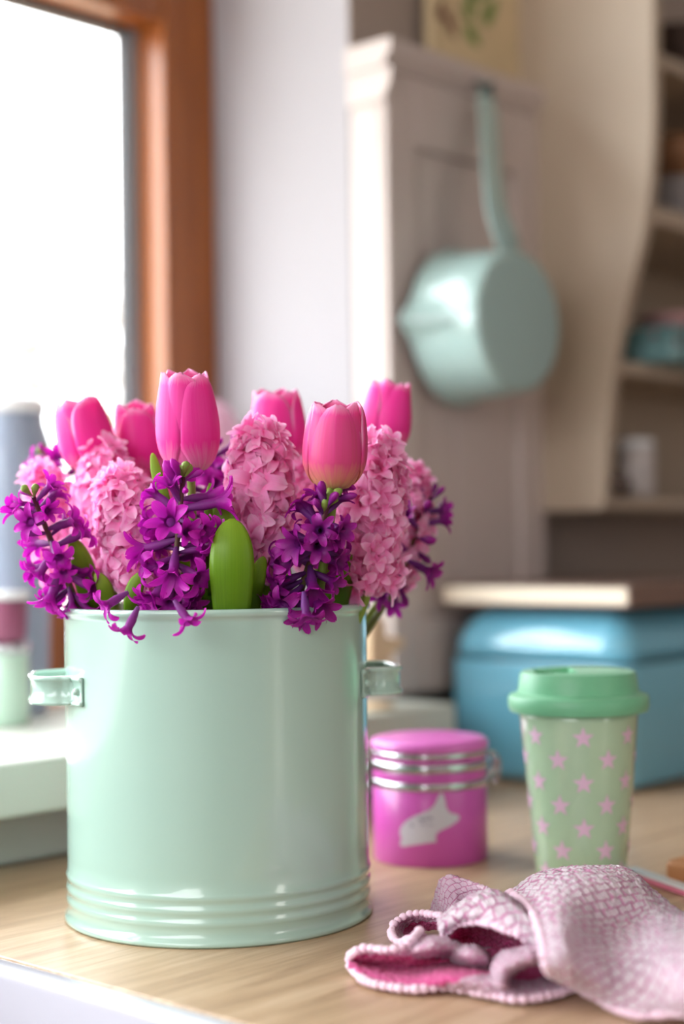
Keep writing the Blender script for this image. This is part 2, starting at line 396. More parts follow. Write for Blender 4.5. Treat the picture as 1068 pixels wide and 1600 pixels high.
# ================================================================== pot
PC = Vector((.801, .851, 0))
def camdir(c):  # horizontal unit vector from a point to the camera, and its left
    d = Vector((CAM.x-c.x, CAM.y-c.y, 0)).normalized(); return d
pot = empty('flower_pot', PC, 'large mint green enamel pot with two strap handles, full of flowers', 'pot')
PR = .1085; PH = .222
prof = [(0, .004), (PR-.004, .004), (PR+.0003, .0015), (PR+.0016, .0), (PR+.0026, .0018), (PR+.0018, .0042), (PR+.0002, .0052)]
def bead(z, w, h): return [(PR, z-w), (PR+h*.55, z-w*.55), (PR+h, z), (PR+h*.55, z+w*.55), (PR, z+w)]
for z in (.0155, .0240, .0325): prof += bead(z, .0034, .0012)
prof += [(PR, .045), (PR+.0002, .12), (PR+.0006, PH-.008), (PR+.0010, PH-.0055), (PR+.0026, PH-.0045), (PR+.0036, PH-.002), (PR+.003, PH), (PR+.0012, PH+.0006), (PR-.0006, PH-.0005), (PR-.0012, PH-.004), (PR-.0014, .02), (PR-.003, .007), (0, .007)]
body = lathe('pot_body', prof, M['mint'], pot, seg=128)
cd0 = camdir(PC); th0 = math.atan2(cd0.y, cd0.x)
def handle(phi, half):
    # strap bent into a U, fixed at both ends to the pot; image left is clockwise seen from the camera
    a0 = th0+phi; zc = .1655
    ar, at_ = Vector((cos(a0), sin(a0), 0)), Vector((-sin(a0), cos(a0), 0))
    w = sin(half)*PR; x0 = cos(half)*PR+.0012; out = PR+.0235
    pts = [(x0-.004, -w-.016), (x0+.0008, -w-.004), (x0+.006, -w+.0005), (x0+.014, -w+.002), (out-.006, -w+.007), (out-.001, -w+.016), (out+.0005, 0), (out-.001, w-.016), (out-.006, w-.007), (x0+.014, w-.002), (x0+.006, w-.0005), (x0+.0008, w+.004), (x0-.004, w+.016)]
    path = spline([ar*p+at_*q for p, q in pts], 72)
    # keep the strap's end tabs on the pot's skin
    for i, p in enumerate(path):
        r = p.length
        if r < PR+.0012 or i < 9 or i > 62: path[i] = p*((PR+.0015)/r) if (i < 12 or i > 59) else p
    # strap section: flat band with a rolled bead at top and bottom, thicker than the sheet
    sec = [(o_, z_*.87) for o_, z_ in [(-.0016, -.0100), (0, -.0118), (.0019, -.0114), (.0026, -.0098), (.0018, -.0080), (.0006, -.0070), (.0006, .0070), (.0018, .0080), (.0026, .0098), (.0019, .0114), (0, .0118), (-.0016, .0100), (-.0008, .0075), (-.0006, 0), (-.0008, -.0075)]]
    V = []
    for i, p in enumerate(path):
        d = (path[min(i+1, 71)]-path[max(i-1, 0)]).normalized(); nrm = d.cross(Vector((0, 0, 1))).normalized()
        if nrm.dot(p) < 0 and abs(i-36) < 30: pass
        for (o_, z_) in sec: V.append(p+nrm*o_+Vector((0, 0, zc+z_)))
    F = grid_faces(72, len(sec), True); F.append(tuple(range(len(sec)))); F.append(tuple(71*len(sec)+j for j in range(len(sec)))[::-1])
    h = mk('handle', V, F, M['mint'], pot)
    bm = bmesh.new(); bm.from_mesh(h.data); bmesh.ops.recalc_face_normals(bm, faces=bm.faces); bm.to_mesh(h.data); bm.free()
    for s in (-1, 1):
        a = a0+s*(half+.085); c = Vector((cos(a), sin(a), 0))*(PR+.0028)+Vector((0, 0, zc))
        bm = bmesh.new(); bmesh.ops.create_uvsphere(bm, u_segments=14, v_segments=8, radius=.0028)
        me = bpy.data.meshes.new('rivet'); bm.to_mesh(me); bm.free(); me.materials.append(M['mint'])
        for p in me.polygons: p.use_smooth = True
        rv = bpy.data.objects.new('rivet', me); C.objects.link(rv); rv.parent = h; rv.location = c; rv.scale = (1, 1, 1)
    return h
# image-left direction: camera right is RGT, so left = -RGT
left = -RGT
sgn = 1 if (Vector((-sin(th0), cos(th0), 0))).dot(left) > 0 else -1
handle(sgn*radians(84), radians(19)); handle(-sgn*radians(95.5), radians(19))
tag(lathe('potting_filling', [(0, .150), (PR-.006, .148), (PR-.006, .140), (0, .140)], mat('dark_moss', (44, 52, 30), .95, noise=.4, nscale=60, bump=1, bscale=150), pot, seg=40), 'dark mossy filling inside the rim')

# ================================================================== tulips
def tulip(base, top, R, H, rot, rng, mt, label, opening=.0, stem_to=None):
    """base: foot of the cup (world), top: direction point; petals: three outer, three inner"""
    base = Vector(base); ax = (Vector(top)-base).normalized()
    e = empty('tulip', (base.x, base.y, .149), label, 'flower', 'pink tulips standing among the hyacinths')
    q = ax.to_track_quat('Z', 'Y')
    def prof_r(v, k):
        a = min(v/.42, 1)
        r = R*(.16+.84*math.sqrt(max(0, 1-(1-a)**2.2)))
        if v > .42: t = (v-.42)/.58; r *= 1-(.30-opening)*t**1.8
        return r*k
    nv, nu = 22, 13
    for j in range(6):
        inner = j % 2; k = .90 if inner else 1.0
        a0 = rot+j*pi/3+rng.uniform(-.06, .06); hh = H*(rng.uniform(.95, 1.0) if not inner else rng.uniform(.96, 1.03))
        tipc = rng.uniform(-.04, .05); V = []; UV = []
        lean = rng.uniform(-.02, .05)
        for i in range(nv):
            v = i/(nv-1)
            w = radians(62)*(.42+.58*min(1, v/.3)**.8)*(1 if v < .55 else math.sqrt(max(0, 1-((v-.55)/.455)**3.4)))
            for l in range(nu):
                u = -1+2*l/(nu-1)
                r = prof_r(v, k)*(1+.035*(1-abs(u))**2 - .05*u*u*(1 if not inner else .6)) + R*lean*v
                r += R*.035*sin(u*4+j)*v*v
                zz = hh*v - hh*.02*u*u*v + R*.05*sin(u*6+j*2)*max(0, v-.7)
                if v > .88: r += R*tipc*(v-.88)/.12*1.5
                a = a0+u*w
                V.append(q@Vector((r*cos(a), r*sin(a), zz+R*.05*(1-v))) + base-e.location)
                UV.append((.5+.5*u, v if v < .34 else .34+.655*min(1, max(max(0, (v-.62)/.38)**2.2*.95, abs(u)**5*.85*min(1, (v-.3)*3), (.18+.22*sin(pi*(u*.5+.5))**4)*v))))
        p = mk('petal', V, grid_faces(nv, nu), mt, e, uv=UV)
        solid(p, .0007)
    s0 = stem_to or Vector((PC.x+(base.x-PC.x)*.75, PC.y+(base.y-PC.y)*.75, .14))
    tube('stem', [s0, (s0+base)/2+Vector((0, 0, .01))-ax*.004, base-ax*.01, base+ax*.0015], [.0032, .0032, .0030, .0040], M['green_stem'], e, seg=10, n=14)
    lathe('flower_base', [(0, -.002), (R*.14, 0), (R*.2, R*.06), (R*.2, R*.12), (0, R*.14)], M['green_stem'], e, seg=16, loc=base-e.location).rotation_euler = q.to_euler()
    return e
rng = random.Random(11)
T = [ # head foot px,py,D ; tip px,py,D ; radius ; rotation ; material ; label
 ((150, 738, 1.20), (118, 622, 1.19), .0205, 2.1, 'tulip', 'leftmost deep pink tulip, leaning left beside the window', .02),
 ((222, 745, 1.23), (210, 630, 1.22), .0200, .9, 'tulip', 'low pink tulip between the leftmost one and the tallest one', .0),
 ((298, 742, 1.105), (290, 577, 1.095), .0218, 1.55, 'tulip', 'tallest tulip, upright hot pink bloom before the wooden window frame', -.02),
 ((436, 735, 1.22), (430, 608, 1.21), .0212, .35, 'tulip', 'pink tulip with a pale left edge behind the light pink hyacinth', .04),
 ((520, 768, 1.075), (526, 628, 1.065), .0212, 2.35, 'tulip_rose', 'rose pink tulip with yellowish base at the front, right of centre', .05),
 ((596, 712, 1.235), (612, 597, 1.235), .0198, 1.9, 'tulip', 'rightmost tulip, magenta bloom against the white panel', .0)]
for (b, t, R, rot, mt, lab, op) in T:
    b_ = P(*b); t_ = P(*t); tulip(b_, t_, R, (t_-b_).length, rot, rng, M[mt], lab, op)

# ================================================================== hyacinths
def floret_mesh(name, m, kind, seed):
    """a tube that flares into six recurved petals; +Z is outward from the stem"""
    r = random.Random(seed); V = []; F = []; UV = []
    if kind == 'gbud' or kind == 'bud':
        L = .012 if kind == 'gbud' else .019; R = .0030 if kind == 'gbud' else .0032
        pr = [(0, .05), (.3, .38), (.55, .75), (.75, 1.0), (.9, .72), (1, .12)]
        for i, (t, k) in enumerate(pr):
            for j in range(8):
                a = 2*pi*j/8; kk = k*(1+.12*cos(3*a)); V.append(Vector((R*kk*cos(a)+.0015*t*t, R*kk*sin(a), L*t))); UV.append((j/8, t*.9))
        F = grid_faces(len(pr), 8, True); F.append(tuple(len(V)-8+j for j in range(8)))
        me_v = V
    else:
        Lt = .0105 if 'pink' in m.name else .0150; bend = r.uniform(-.002, .002)*(1 if 'pink' in m.name else 1.8)
        ring = [(0, .0012), (.25, .0019), (.6, .0028), (.85, .0026), (1, .0030)]
        for i, (t, k) in enumerate(ring):
            for j in range(9):
                a = 2*pi*j/9; V.append(Vector((k*cos(a)+bend*t, k*sin(a), Lt*t))); UV.append((j/9, t*.42))
        F = grid_faces(len(ring), 9, True)
        curl = {'open': 1.0, 'half': .45, 'star': .8}[kind]
        for p in range(6):
            a0 = p*pi/3+r.uniform(-.15, .15); Lp = .0128*r.uniform(.88, 1.1); W = (.0030 if p % 2 else .0026)*r.uniform(.9, 1.1)*(.95 if 'pink' in m.name else .92)
            d = Vector((cos(a0), sin(a0), 0)); s = Vector((-sin(a0), cos(a0), 0)); b = len(V)
            cu = curl*r.uniform(.8, 1.2)
            pos = Vector((bend, 0, Lt*.86))+d*.0022; ang = radians(72); nseg = 9; tw = r.uniform(-.3, .3)
            for i in range(nseg):
                t = i/(nseg-1)
                w = W*(.72+.42*sin(pi*t))*(1 if t < .70 else math.sqrt(max(0, 1-((t-.70)/.302)**2.4)))+.00012
                nrm = -sin(ang)*d+cos(ang)*Vector((0, 0, 1)); ss = (s+nrm*tw*t).normalized()
                for u in (-1, -.5, 0, .5, 1):
                    V.append(pos+ss*(w*u)+nrm*(W*.38*(1-u*u)*-1+W*.3)); UV.append((.5+.5*u, .44+.56*t*(.86+.14*abs(u))))
                st = Lp/(nseg-1); pos = pos+(d*cos(ang)+Vector((0, 0, 1))*sin(ang))*st
                ang -= radians(135)*cu/(nseg-1)*(1.25 if t < .7 else .8)
            F += grid_faces(nseg, 5, False, b)
    me = bpy.data.meshes.new(name); me.from_pydata([tuple(v) for v in V], [], F)
    ul = me.uv_layers.new(name='UVMap')
    for l in me.loops: ul.data[l.index].uv = UV[l.vertex_index]
    me.materials.append(m)
    for p in me.polygons: p.use_smooth = True
    return me
FM = {}
for key in ('pinkf', 'purplef', 'dpurplef'):
    FM[key] = {k: [floret_mesh('floret_'+k, M[key], k, 10*i+hash_) for i in range(3)] for hash_, k in enumerate(('open', 'half', 'star', 'bud'))}
GB = [floret_mesh('green_bud', M['gbud'], 'gbud', i) for i in range(2)]

def hyacinth(foot, top, start, n, scale, key, label, seed, kinds, buds=3, rstem=.0032, loose=0., group=None):
    r = random.Random(seed); f = P(*foot); t = P(*top); ax = (t-f).normalized(); L = (t-f).length
    hx, hy = f.x-PC.x, f.y-PC.y; hr = math.hypot(hx, hy); k = min(1, .088/hr) if hr else 1
    root = Vector((PC.x+hx*k*.9, PC.y+hy*k*.9, .149))
    e = empty('hyacinth', root, label, 'flower', group)
    tube('stem', [root-Vector((0, 0, .003)), root.lerp(f, .55), f, f+ax*L*.5, t], [rstem*1.25, rstem*.6], M['hy_stem'] if key != 'pinkf' else M['green_stem'], e, seg=8, n=16)
    bx = ax.orthogonal().normalized(); by = ax.cross(bx)
    for i in range(n):
        s = start+(1-start)*(i+.5)/n; a = i*2.39996+r.uniform(-.25, .25)
        el = radians(-28+78*((s-start)/(1-start))**1.3)+r.uniform(-.22, .22)*(1+loose)
        a += r.uniform(-.4, .4)*loose
        out = (bx*cos(a)+by*sin(a))
        d = (out*cos(el)+ax*sin(el)).normalized()
        d = (d+Vector((0, 0, -.25*loose*(1-s)))).normalized()
        q = d.to_track_quat('Z', 'Y') @ Quaternion((0, 0, 1), r.uniform(0, 6.28))
        tt = (s-start)/(1-start)
        kd = r.choice(kinds) if tt < .84 else r.choice(['bud', 'half']) if key != 'pinkf' else r.choice(['half', 'open'])
        ob = bpy.data.objects.new('floret', r.choice(FM[key][kd])); C.objects.link(ob); ob.parent = e
        taper = 1-.30*max(0, (tt-.65)/.35)**1.4 - .12*max(0, (.25-tt)/.25)
        sc = scale*taper*r.uniform(.86-.1*loose, 1.12+.06*loose)
        ob.location = f+ax*(L*s)+d*rstem*.5-root; ob.rotation_mode = 'QUATERNION'; ob.rotation_quaternion = q; ob.scale = (sc, sc, sc*(1+r.uniform(0, .2)*loose))
    for i in range(buds):
        a = i*2.1+seed; el = radians(62+r.uniform(-12, 12)); d = ((bx*cos(a)+by*sin(a))*cos(el)+ax*sin(el)).normalized()
        ob = bpy.data.objects.new('green_bud', r.choice(GB)); C.objects.link(ob); ob.parent = e
        ob.location = t-ax*.002*i-root; ob.rotation_mode = 'QUATERNION'; ob.rotation_quaternion = d.to_track_quat('Z', 'Y'); ob.scale = (1, 1, 1)
        ob['label'] = 'unopened green bud'
    return e
OP = ['open', 'open', 'star']; PU = ['open', 'star', 'half', 'half', 'star']
# pink heads
hyacinth((112, 925, 1.19), (66, 752, 1.20), .10, 60, 1.2, 'pinkf', 'pink hyacinth at the far left, half hidden by the purple one', 1, OP, 0)
hyacinth((160, 930, 1.17), (163, 722, 1.18), .18, 92, 1.32, 'pinkf', 'pink hyacinth below the two leftmost tulips', 2, OP, 0)
hyacinth((232, 925, 1.12), (186, 762, 1.125), .02, 100, 1.38, 'pinkf', 'large light pink hyacinth left of the tallest purple one', 3, OP, 0)
hyacinth((240, 860, 1.23), (232, 728, 1.23), .1, 34, 1.15, 'pinkf', 'small pink hyacinth behind, between two tulips', 4, OP, 0)
hyacinth((404, 905, 1.12), (407, 690, 1.115), .14, 110, 1.46, 'pinkf', 'round light pink hyacinth at the centre of the bunch', 5, OP, 0)
hyacinth((492, 880, 1.20), (478, 745, 1.20), .1, 50, 1.25, 'pinkf', 'pink hyacinth behind the front rose tulip', 6, OP, 0)
hyacinth((574, 925, 1.13), (592, 706, 1.13), .12, 110, 1.32, 'pinkf', 'tall pink hyacinth right of the front rose tulip', 7, OP+['half'], 0)
hyacinth((612, 905, 1.22), (644, 752, 1.235), .05, 80, 1.25, 'pinkf', 'rightmost pink hyacinth behind the tall pink one', 8, OP, 0)
# purple heads
hyacinth((118, 940, 1.125), (52, 776, 1.10), .02, 30, 1.05, 'purplef', 'leftmost purple hyacinth leaning out over the handle', 21, PU, 2, .0028, 1.4)
hyacinth((268, 945, 1.085), (286, 745, 1.07), .0, 38, 1.16, 'purplef', 'purple hyacinth with dark stem under the tallest tulip', 22, PU, 3, .0026, 1.5)
hyacinth((462, 950, 1.09), (514, 782, 1.06), .0, 42, 1.12, 'dpurplef', 'dark purple hyacinth with green buds under the rose tulip', 23, PU, 6, .0028, 1.0)
hyacinth((612, 925, 1.20), (674, 776, 1.22), .0, 22, 1.12, 'dpurplef', 'purple hyacinth at the right edge of the bunch', 24, ['half', 'bud', 'bud'], 0, .0026, .5)
hyacinth((128, 800, 1.26), (74, 712, 1.26), .0, 18, 1.0, 'purplef', 'blurred purple hyacinth behind the leftmost tulip', 25, PU, 2, .0026, .3)
hyacinth((322, 820, 1.20), (334, 704, 1.19), .0, 26, 1.15, 'purplef', 'purple hyacinth right behind the tallest tulip', 26, PU, 0, .0026, .3)
# single florets hanging over the rim
for (px, py, D, tx, ty, lab, k) in ((216, 948, 1.032, 196, 990, 'purple', 1.1), (272, 938, 1.03, 292, 966, 'purple', 1.05), (474, 925, 1.035, 478, 955, 'dark', 1.05), (200, 925, 1.05, 176, 940, 'purple', 1.1)):
    a = P(px, py, D); b = P(tx, ty, D-.004); d = (b-a).normalized()
    par = [o for o in bpy.data.objects if o.get('label', '').startswith('purple hyacinth with dark' if lab == 'purple' else 'dark purple hyacinth')][0]
    ob = bpy.data.objects.new('floret', FM['purplef' if lab == 'purple' else 'dpurplef']['star'][1]); C.objects.link(ob); ob.parent = par
    ob.location = a-par.location; ob.rotation_mode = 'QUATERNION'; ob.rotation_quaternion = d.to_track_quat('Z', 'Y'); ob.scale = (k, k, k)

# ================================================================== leaves
def leaf(pts, wid, m, label, face=None, cup=.25, tip=.72, fold=0):
    """pts: foot to tip as (px,py,depth); wid: half width in metres"""
    path = spline([P(*p) for p in pts], 26); root = path[0].copy()
    e = None; V = []; UV = []; nu = 9
    for i, p in enumerate(path):
        v = i/25; d = (path[min(i+1, 25)]-path[max(i-1, 0)]).normalized()
        tocam = (CAM-p).normalized() if face is None else Vector(face).normalized()
        s = d.cross(tocam).normalized(); nr = s.cross(d)
        w = wid*(.72+.28*min(1, v*2))*(1 if v < tip else math.sqrt(max(0, 1-((v-tip)/(1.002-tip))**2.2)))
        for l in range(nu):
            u = -1+2*l/(nu-1)
            V.append(p+s*(u*w)-nr*(cup*w*(1-u*u)*-1+cup*w*.5)-root); UV.append((.5+.5*u, v))
    o = mk('strap_leaf', V, grid_faces(26, nu), m, uv=UV, loc=root); solid(o, .0012)
    return tag(o, label, 'leaf', 'strap leaves standing among the flowers')
leaf([(362, 985, 1.062), (362, 925, 1.058), (362, 860, 1.056), (362, 811, 1.062)], .0148, M['leaf'], 'broad round-tipped green leaf standing at the front rim', tip=.45)
leaf([(148, 985, 1.135), (140, 930, 1.13), (128, 880, 1.125), (112, 840, 1.12)], .0085, M['leaf'], 'green leaf inside the left rim beside the purple hyacinth', tip=.35)
leaf([(170, 975, 1.115), (168, 940, 1.115), (162, 915, 1.11), (150, 895, 1.11)], .0055, M['leaf2'], 'short bright green leaf beside the left rim', tip=.4)
leaf([(262, 800, 1.10), (254, 770, 1.10), (245, 740, 1.10), (238, 708, 1.10)], .0042, M['leaf2'], 'thin pointed green leaf tip left of the tallest tulip', tip=.3)
leaf([(352, 930, 1.10), (352, 860, 1.09), (350, 810, 1.09), (342, 772, 1.09)], .0085, M['leaf'], 'dark green pointed leaf behind the broad round-tipped one', tip=.4)
leaf([(334, 930, 1.11), (332, 860, 1.10), (330, 810, 1.10), (328, 755, 1.10)], .0055, M['leaf'], 'narrow green leaf beside the purple hyacinth under the tall tulip', tip=.3)
leaf([(530, 985, 1.125), (533, 930, 1.125), (540, 890, 1.12), (550, 850, 1.115)], .0070, M['leaf'], 'green leaf at the right rim beside the dark purple hyacinth', tip=.4)
leaf([(204, 975, 1.095), (206, 940, 1.09), (212, 915, 1.09), (222, 895, 1.09)], .0060, M['leaf'], 'short dark green leaf behind the hanging purple floret', tip=.4)
leaf([(392, 975, 1.08), (396, 930, 1.08), (402, 900, 1.075), (412, 870, 1.08)], .0060, M['leaf'], 'green leaf between the broad leaf and the dark purple hyacinth', tip=.4)
leaf([(560, 975, 1.165), (561, 930, 1.16), (566, 900, 1.155), (574, 875, 1.15)], .0060, M['leaf2'], 'pale green leaf at the right rim under the tall pink hyacinth', tip=.4)

for (x, yt, D, wd, lab) in ((276, 862, 1.145, .012, 'wide shaded leaf right behind the dark-stemmed purple hyacinth'), (303, 880, 1.14, .009, 'shaded leaf behind the purple hyacinth with dark stem, left one'), (326, 868, 1.13, .008, 'shaded leaf left of the broad round-tipped one'), (246, 890, 1.15, .008, 'shaded leaf behind the lower left of the middle purple hyacinth'), (438, 880, 1.15, .008, 'shaded leaf behind the dark purple hyacinth, left one'), (500, 872, 1.16, .009, 'shaded leaf behind the dark purple hyacinth, right one'), (415, 905, 1.12, .007, 'shaded leaf right of the broad round-tipped one')):
    leaf([(x, 985, D), (x, 950, D), (x+3, 915, D-.003), (x+8, yt, D-.008)], wd, M['leaf'], lab, tip=.4)
# ================================================================== towel
def sheet(ctrl, nu, nv, fn=None):
    """smooth surface through a grid of (px, py, height) points above the worktop"""
    rows = [[onz(*p) for p in row] for row in ctrl]
    rr = [spline(row, nu) for row in rows]
    cols = [spline([rr[i][j] for i in range(len(rr))], nv) for j in range(nu)]
    V = []; UV = []
    for i in range(nv):
        for j in range(nu):
            p = cols[j][i].copy(); p.z = max(p.z, .0022); V.append(p)
            UV.append((p.x*10, p.y*10))
    # mean arc-length UVs so that the knit keeps its size on folds
    ua = [0.]*nu; va = [0.]*nv
    for j in range(1, nu): ua[j] = ua[j-1]+sum((V[i*nu+j]-V[i*nu+j-1]).length for i in range(nv))/nv
    for i in range(1, nv): va[i] = va[i-1]+sum((V[i*nu+j]-V[(i-1)*nu+j]).length for j in range(nu))/nu
    UV = [(ua[j]*10, va[i]*10) for i in range(nv) for j in range(nu)]
    return V, UV
TW = {'V': [], 'F': [], 'UV': [], 'M': []}
HEM = []
rn = random.Random(3)
def add_sheet(ctrl, nu, nv, mi, edges=(), flute=0.):
    V, UV = sheet(ctrl, nu, nv)
    for k, p in enumerate(V):
        p.z += .0006*sin(p.x*900+p.y*300)*cos(p.y*800) if p.z > .004 else 0
    b = len(TW['V']); TW['V'] += V; TW['UV'] += UV
    F = grid_faces(nv, nu, False, b); TW['F'] += F
    for i in range(nv-1):
        for j in range(nu-1): TW['M'].append(mi(j/(nu-1), i/(nv-1)) if callable(mi) else mi)
    for e in edges:
        if e == 'top': HEM.append([V[j] for j in range(nu)])
        if e == 'bottom': HEM.append([V[(nv-1)*nu+j] for j in range(nu)])
        if e == 'left': HEM.append([V[i*nu] for i in range(nv)])
# tongue lying on the worktop (front hem -> back wall)
add_sheet([
 [(548, 1516, .003), (575, 1538, .003), (640, 1549, .003), (700, 1546, .003), (760, 1557, .003), (810, 1565, .003), (870, 1556, .003), (900, 1544, .003)],
 [(544, 1506, .008), (580, 1520, .005), (640, 1530, .005), (700, 1526, .012), (760, 1532, .012), (810, 1545, .006), (870, 1540, .005), (905, 1530, .005)],
 [(548, 1500, .006), (590, 1508, .003), (645, 1512, .003), (700, 1506, .005), (755, 1510, .005), (815, 1520, .003), (870, 1515, .003), (910, 1510, .003)],
 [(552, 1494, .012), (585, 1495, .012), (640, 1494, .014), (695, 1492, .012), (750, 1492, .006), (810, 1500, .004), (870, 1495, .004), (915, 1495, .004)],
 [(556, 1489, .016), (575, 1484, .018), (625, 1484, .022), (680, 1474, .020), (740, 1478, .010), (810, 1485, .006), (870, 1480, .005), (920, 1480, .005)]],
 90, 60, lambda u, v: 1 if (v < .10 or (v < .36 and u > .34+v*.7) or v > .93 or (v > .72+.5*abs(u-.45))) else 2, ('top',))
HEM.append(spline([onz(*p) for p in [(546, 1512, .005), (545, 1500, .009), (556, 1489, .016), (575, 1484, .018), (600, 1487, .02), (625, 1483, .022), (642, 1472, .024), (655, 1458, .024)]], 30))
# small curl at the left
add_sheet([
 [(655, 1458, .018), (640, 1470, .014), (622, 1474, .010), (611, 1462, .010), (617, 1444, .014), (638, 1431, .018), (665, 1430, .02), (695, 1436, .022)],
 [(672, 1466, .012), (655, 1470, .007), (640, 1468, .005), (633, 1460, .005), (636, 1450, .007), (650, 1442, .010), (672, 1440, .013), (698, 1444, .018)],
 [(700, 1470, .006), (680, 1470, .003), (665, 1466, .003), (660, 1460, .003), (662, 1455, .003), (672, 1450, .005), (685, 1450, .008), (705, 1452, .012)]],
 60, 24, lambda u, v: 1 if v < .35 else 2, ('top',))
add_sheet([
 [(618, 1476, .003), (612, 1464, .004), (617, 1448, .004), (640, 1438, .003)], [(622, 1474, .010), (611, 1462, .010), (617, 1444, .014), (638, 1431, .018)]], 20, 8, 1)
# white roll rising behind the tongue
add_sheet([
 [(640, 1476, .018), (668, 1464, .022), (700, 1468, .020), (725, 1478, .018)],
 [(642, 1486, .020), (672, 1478, .026), (702, 1480, .022), (722, 1490, .016)],
 [(645, 1496, .012), (675, 1494, .014), (700, 1496, .010), (720, 1500, .006)]], 30, 20, 1)
# back peak
add_sheet([
 [(668, 1440, .003), (676, 1415, .015), (692, 1370, .040), (725, 1374, .041), (760, 1388, .040), (795, 1402, .034)],
 [(676, 1440, .006), (684, 1424, .014), (700, 1396, .030), (728, 1396, .031), (762, 1404, .030), (800, 1415, .026)],
 [(690, 1445, .006), (695, 1440, .010), (712, 1428, .016), (738, 1422, .018), (770, 1422, .018), (810, 1430, .016)]],
 50, 30, 1)
# big arched flap over the cavity
add_sheet([
 [(690, 1432, .010), (716, 1424, .016), (758, 1412, .020), (792, 1415, .020), (830, 1440, .016), (866, 1480, .010)],
 [(684, 1438, .026), (712, 1416, .036), (758, 1393, .046), (792, 1402, .046), (826, 1434, .040), (852, 1480, .026)],
 [(686, 1450, .028), (712, 1432, .037), (756, 1420, .043), (792, 1430, .042), (824, 1454, .037), (849, 1488, .026)],
 [(694, 1464, .022), (714, 1447, .030), (752, 1444, .034), (790, 1456, .034), (820, 1470, .030), (845, 1490, .022)]],
 70, 44, 0, ('bottom',))
# deep pink hollow below it
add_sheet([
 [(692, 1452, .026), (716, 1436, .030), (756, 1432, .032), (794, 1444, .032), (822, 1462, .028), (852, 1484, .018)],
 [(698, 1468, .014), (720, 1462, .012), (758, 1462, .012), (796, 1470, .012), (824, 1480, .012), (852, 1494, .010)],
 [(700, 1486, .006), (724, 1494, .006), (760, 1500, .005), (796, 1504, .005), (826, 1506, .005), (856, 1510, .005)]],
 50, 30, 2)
# soft white roll inside the hollow
add_sheet([
 [(704, 1480, .010), (718, 1476, .016), (738, 1478, .018), (756, 1486, .014), (766, 1500, .006)],
 [(704, 1490, .014), (720, 1488, .021), (740, 1491, .022), (756, 1498, .017), (764, 1510, .008)],
 [(704, 1502, .006), (722, 1508, .008), (740, 1512, .008), (754, 1515, .007), (762, 1520, .005)]], 36, 20, 1)
# narrow fold round the lower pocket
add_sheet([
 [(766, 1536, .004), (766, 1504, .008), (786, 1488, .018), (815, 1482, .024), (852, 1470, .026)],
 [(772, 1540, .012), (774, 1510, .017), (793, 1492, .025), (820, 1486, .029), (854, 1480, .030)],
 [(784, 1543, .014), (788, 1520, .019), (802, 1505, .025), (826, 1497, .029), (856, 1492, .029)],
 [(796, 1546, .006), (797, 1530, .010), (808, 1516, .016), (830, 1508, .020), (858, 1502, .020)]],
 44, 28, 1)
# broad hump and right-hand drape
ridge = [(796, 1398, .032), (832, 1371, .043), (880, 1358, .050), (930, 1356, .052), (980, 1361, .048), (1026, 1398, .037), (1068, 1428, .032), (1130, 1440, .032)]
add_sheet([
 [(x, y+62, .003) for x, y, z in ridge],
 [(x, y+14, z*.72) for x, y, z in ridge],
 ridge,
 [(824, 1418, .040), (858, 1392, .049), (900, 1382, .053), (950, 1386, .050), (995, 1398, .043), (1030, 1418, .036), (1068, 1436, .036), (1130, 1450, .036)],
 [(840, 1450, .042), (870, 1434, .047), (905, 1430, .043), (940, 1444, .034), (985, 1446, .030), (1025, 1438, .036), (1068, 1446, .041), (1130, 1462, .041)],
 [(848, 1485, .040), (878, 1474, .045), (908, 1478, .036), (945, 1490, .026), (990, 1480, .030), (1030, 1472, .038), (1068, 1478, .043), (1130, 1490, .043)],
 [(853, 1512, .032), (885, 1506, .036), (915, 1514, .029), (955, 1525, .021), (1000, 1520, .026), (1035, 1514, .033), (1072, 1518, .038), (1130, 1525, .038)],
 [(858, 1522, .024), (890, 1530, .023), (922, 1541, .018), (962, 1554, .013), (1005, 1560, .015), (1042, 1556, .021), (1080, 1560, .026), (1130, 1570, .026)],
 [(862, 1526, .016), (896, 1543, .010), (930, 1562, .006), (965, 1581, .003), (1005, 1591, .004), (1040, 1587, .009), (1080, 1590, .012), (1130, 1600, .012)]],
 150, 150, 0, ('bottom', 'left'))
tw = empty('knitted_towel', onz(820, 1500, .0), 'crumpled pale pink knitted cotton towel with scalloped hem and deep pink folds', 'towel')
V = [v-tw.location for v in TW['V']]
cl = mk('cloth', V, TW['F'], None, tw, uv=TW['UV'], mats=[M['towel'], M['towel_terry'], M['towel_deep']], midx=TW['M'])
solid(cl, .0022, 0)
tx = bpy.data.textures.new('terry', 'CLOUDS'); tx.noise_scale = .0045; tx.noise_depth = 1
dm = cl.modifiers.new('terry', 'DISPLACE'); dm.texture = tx; dm.strength = .0026; dm.mid_level = .5; dm.texture_coords = 'LOCAL'
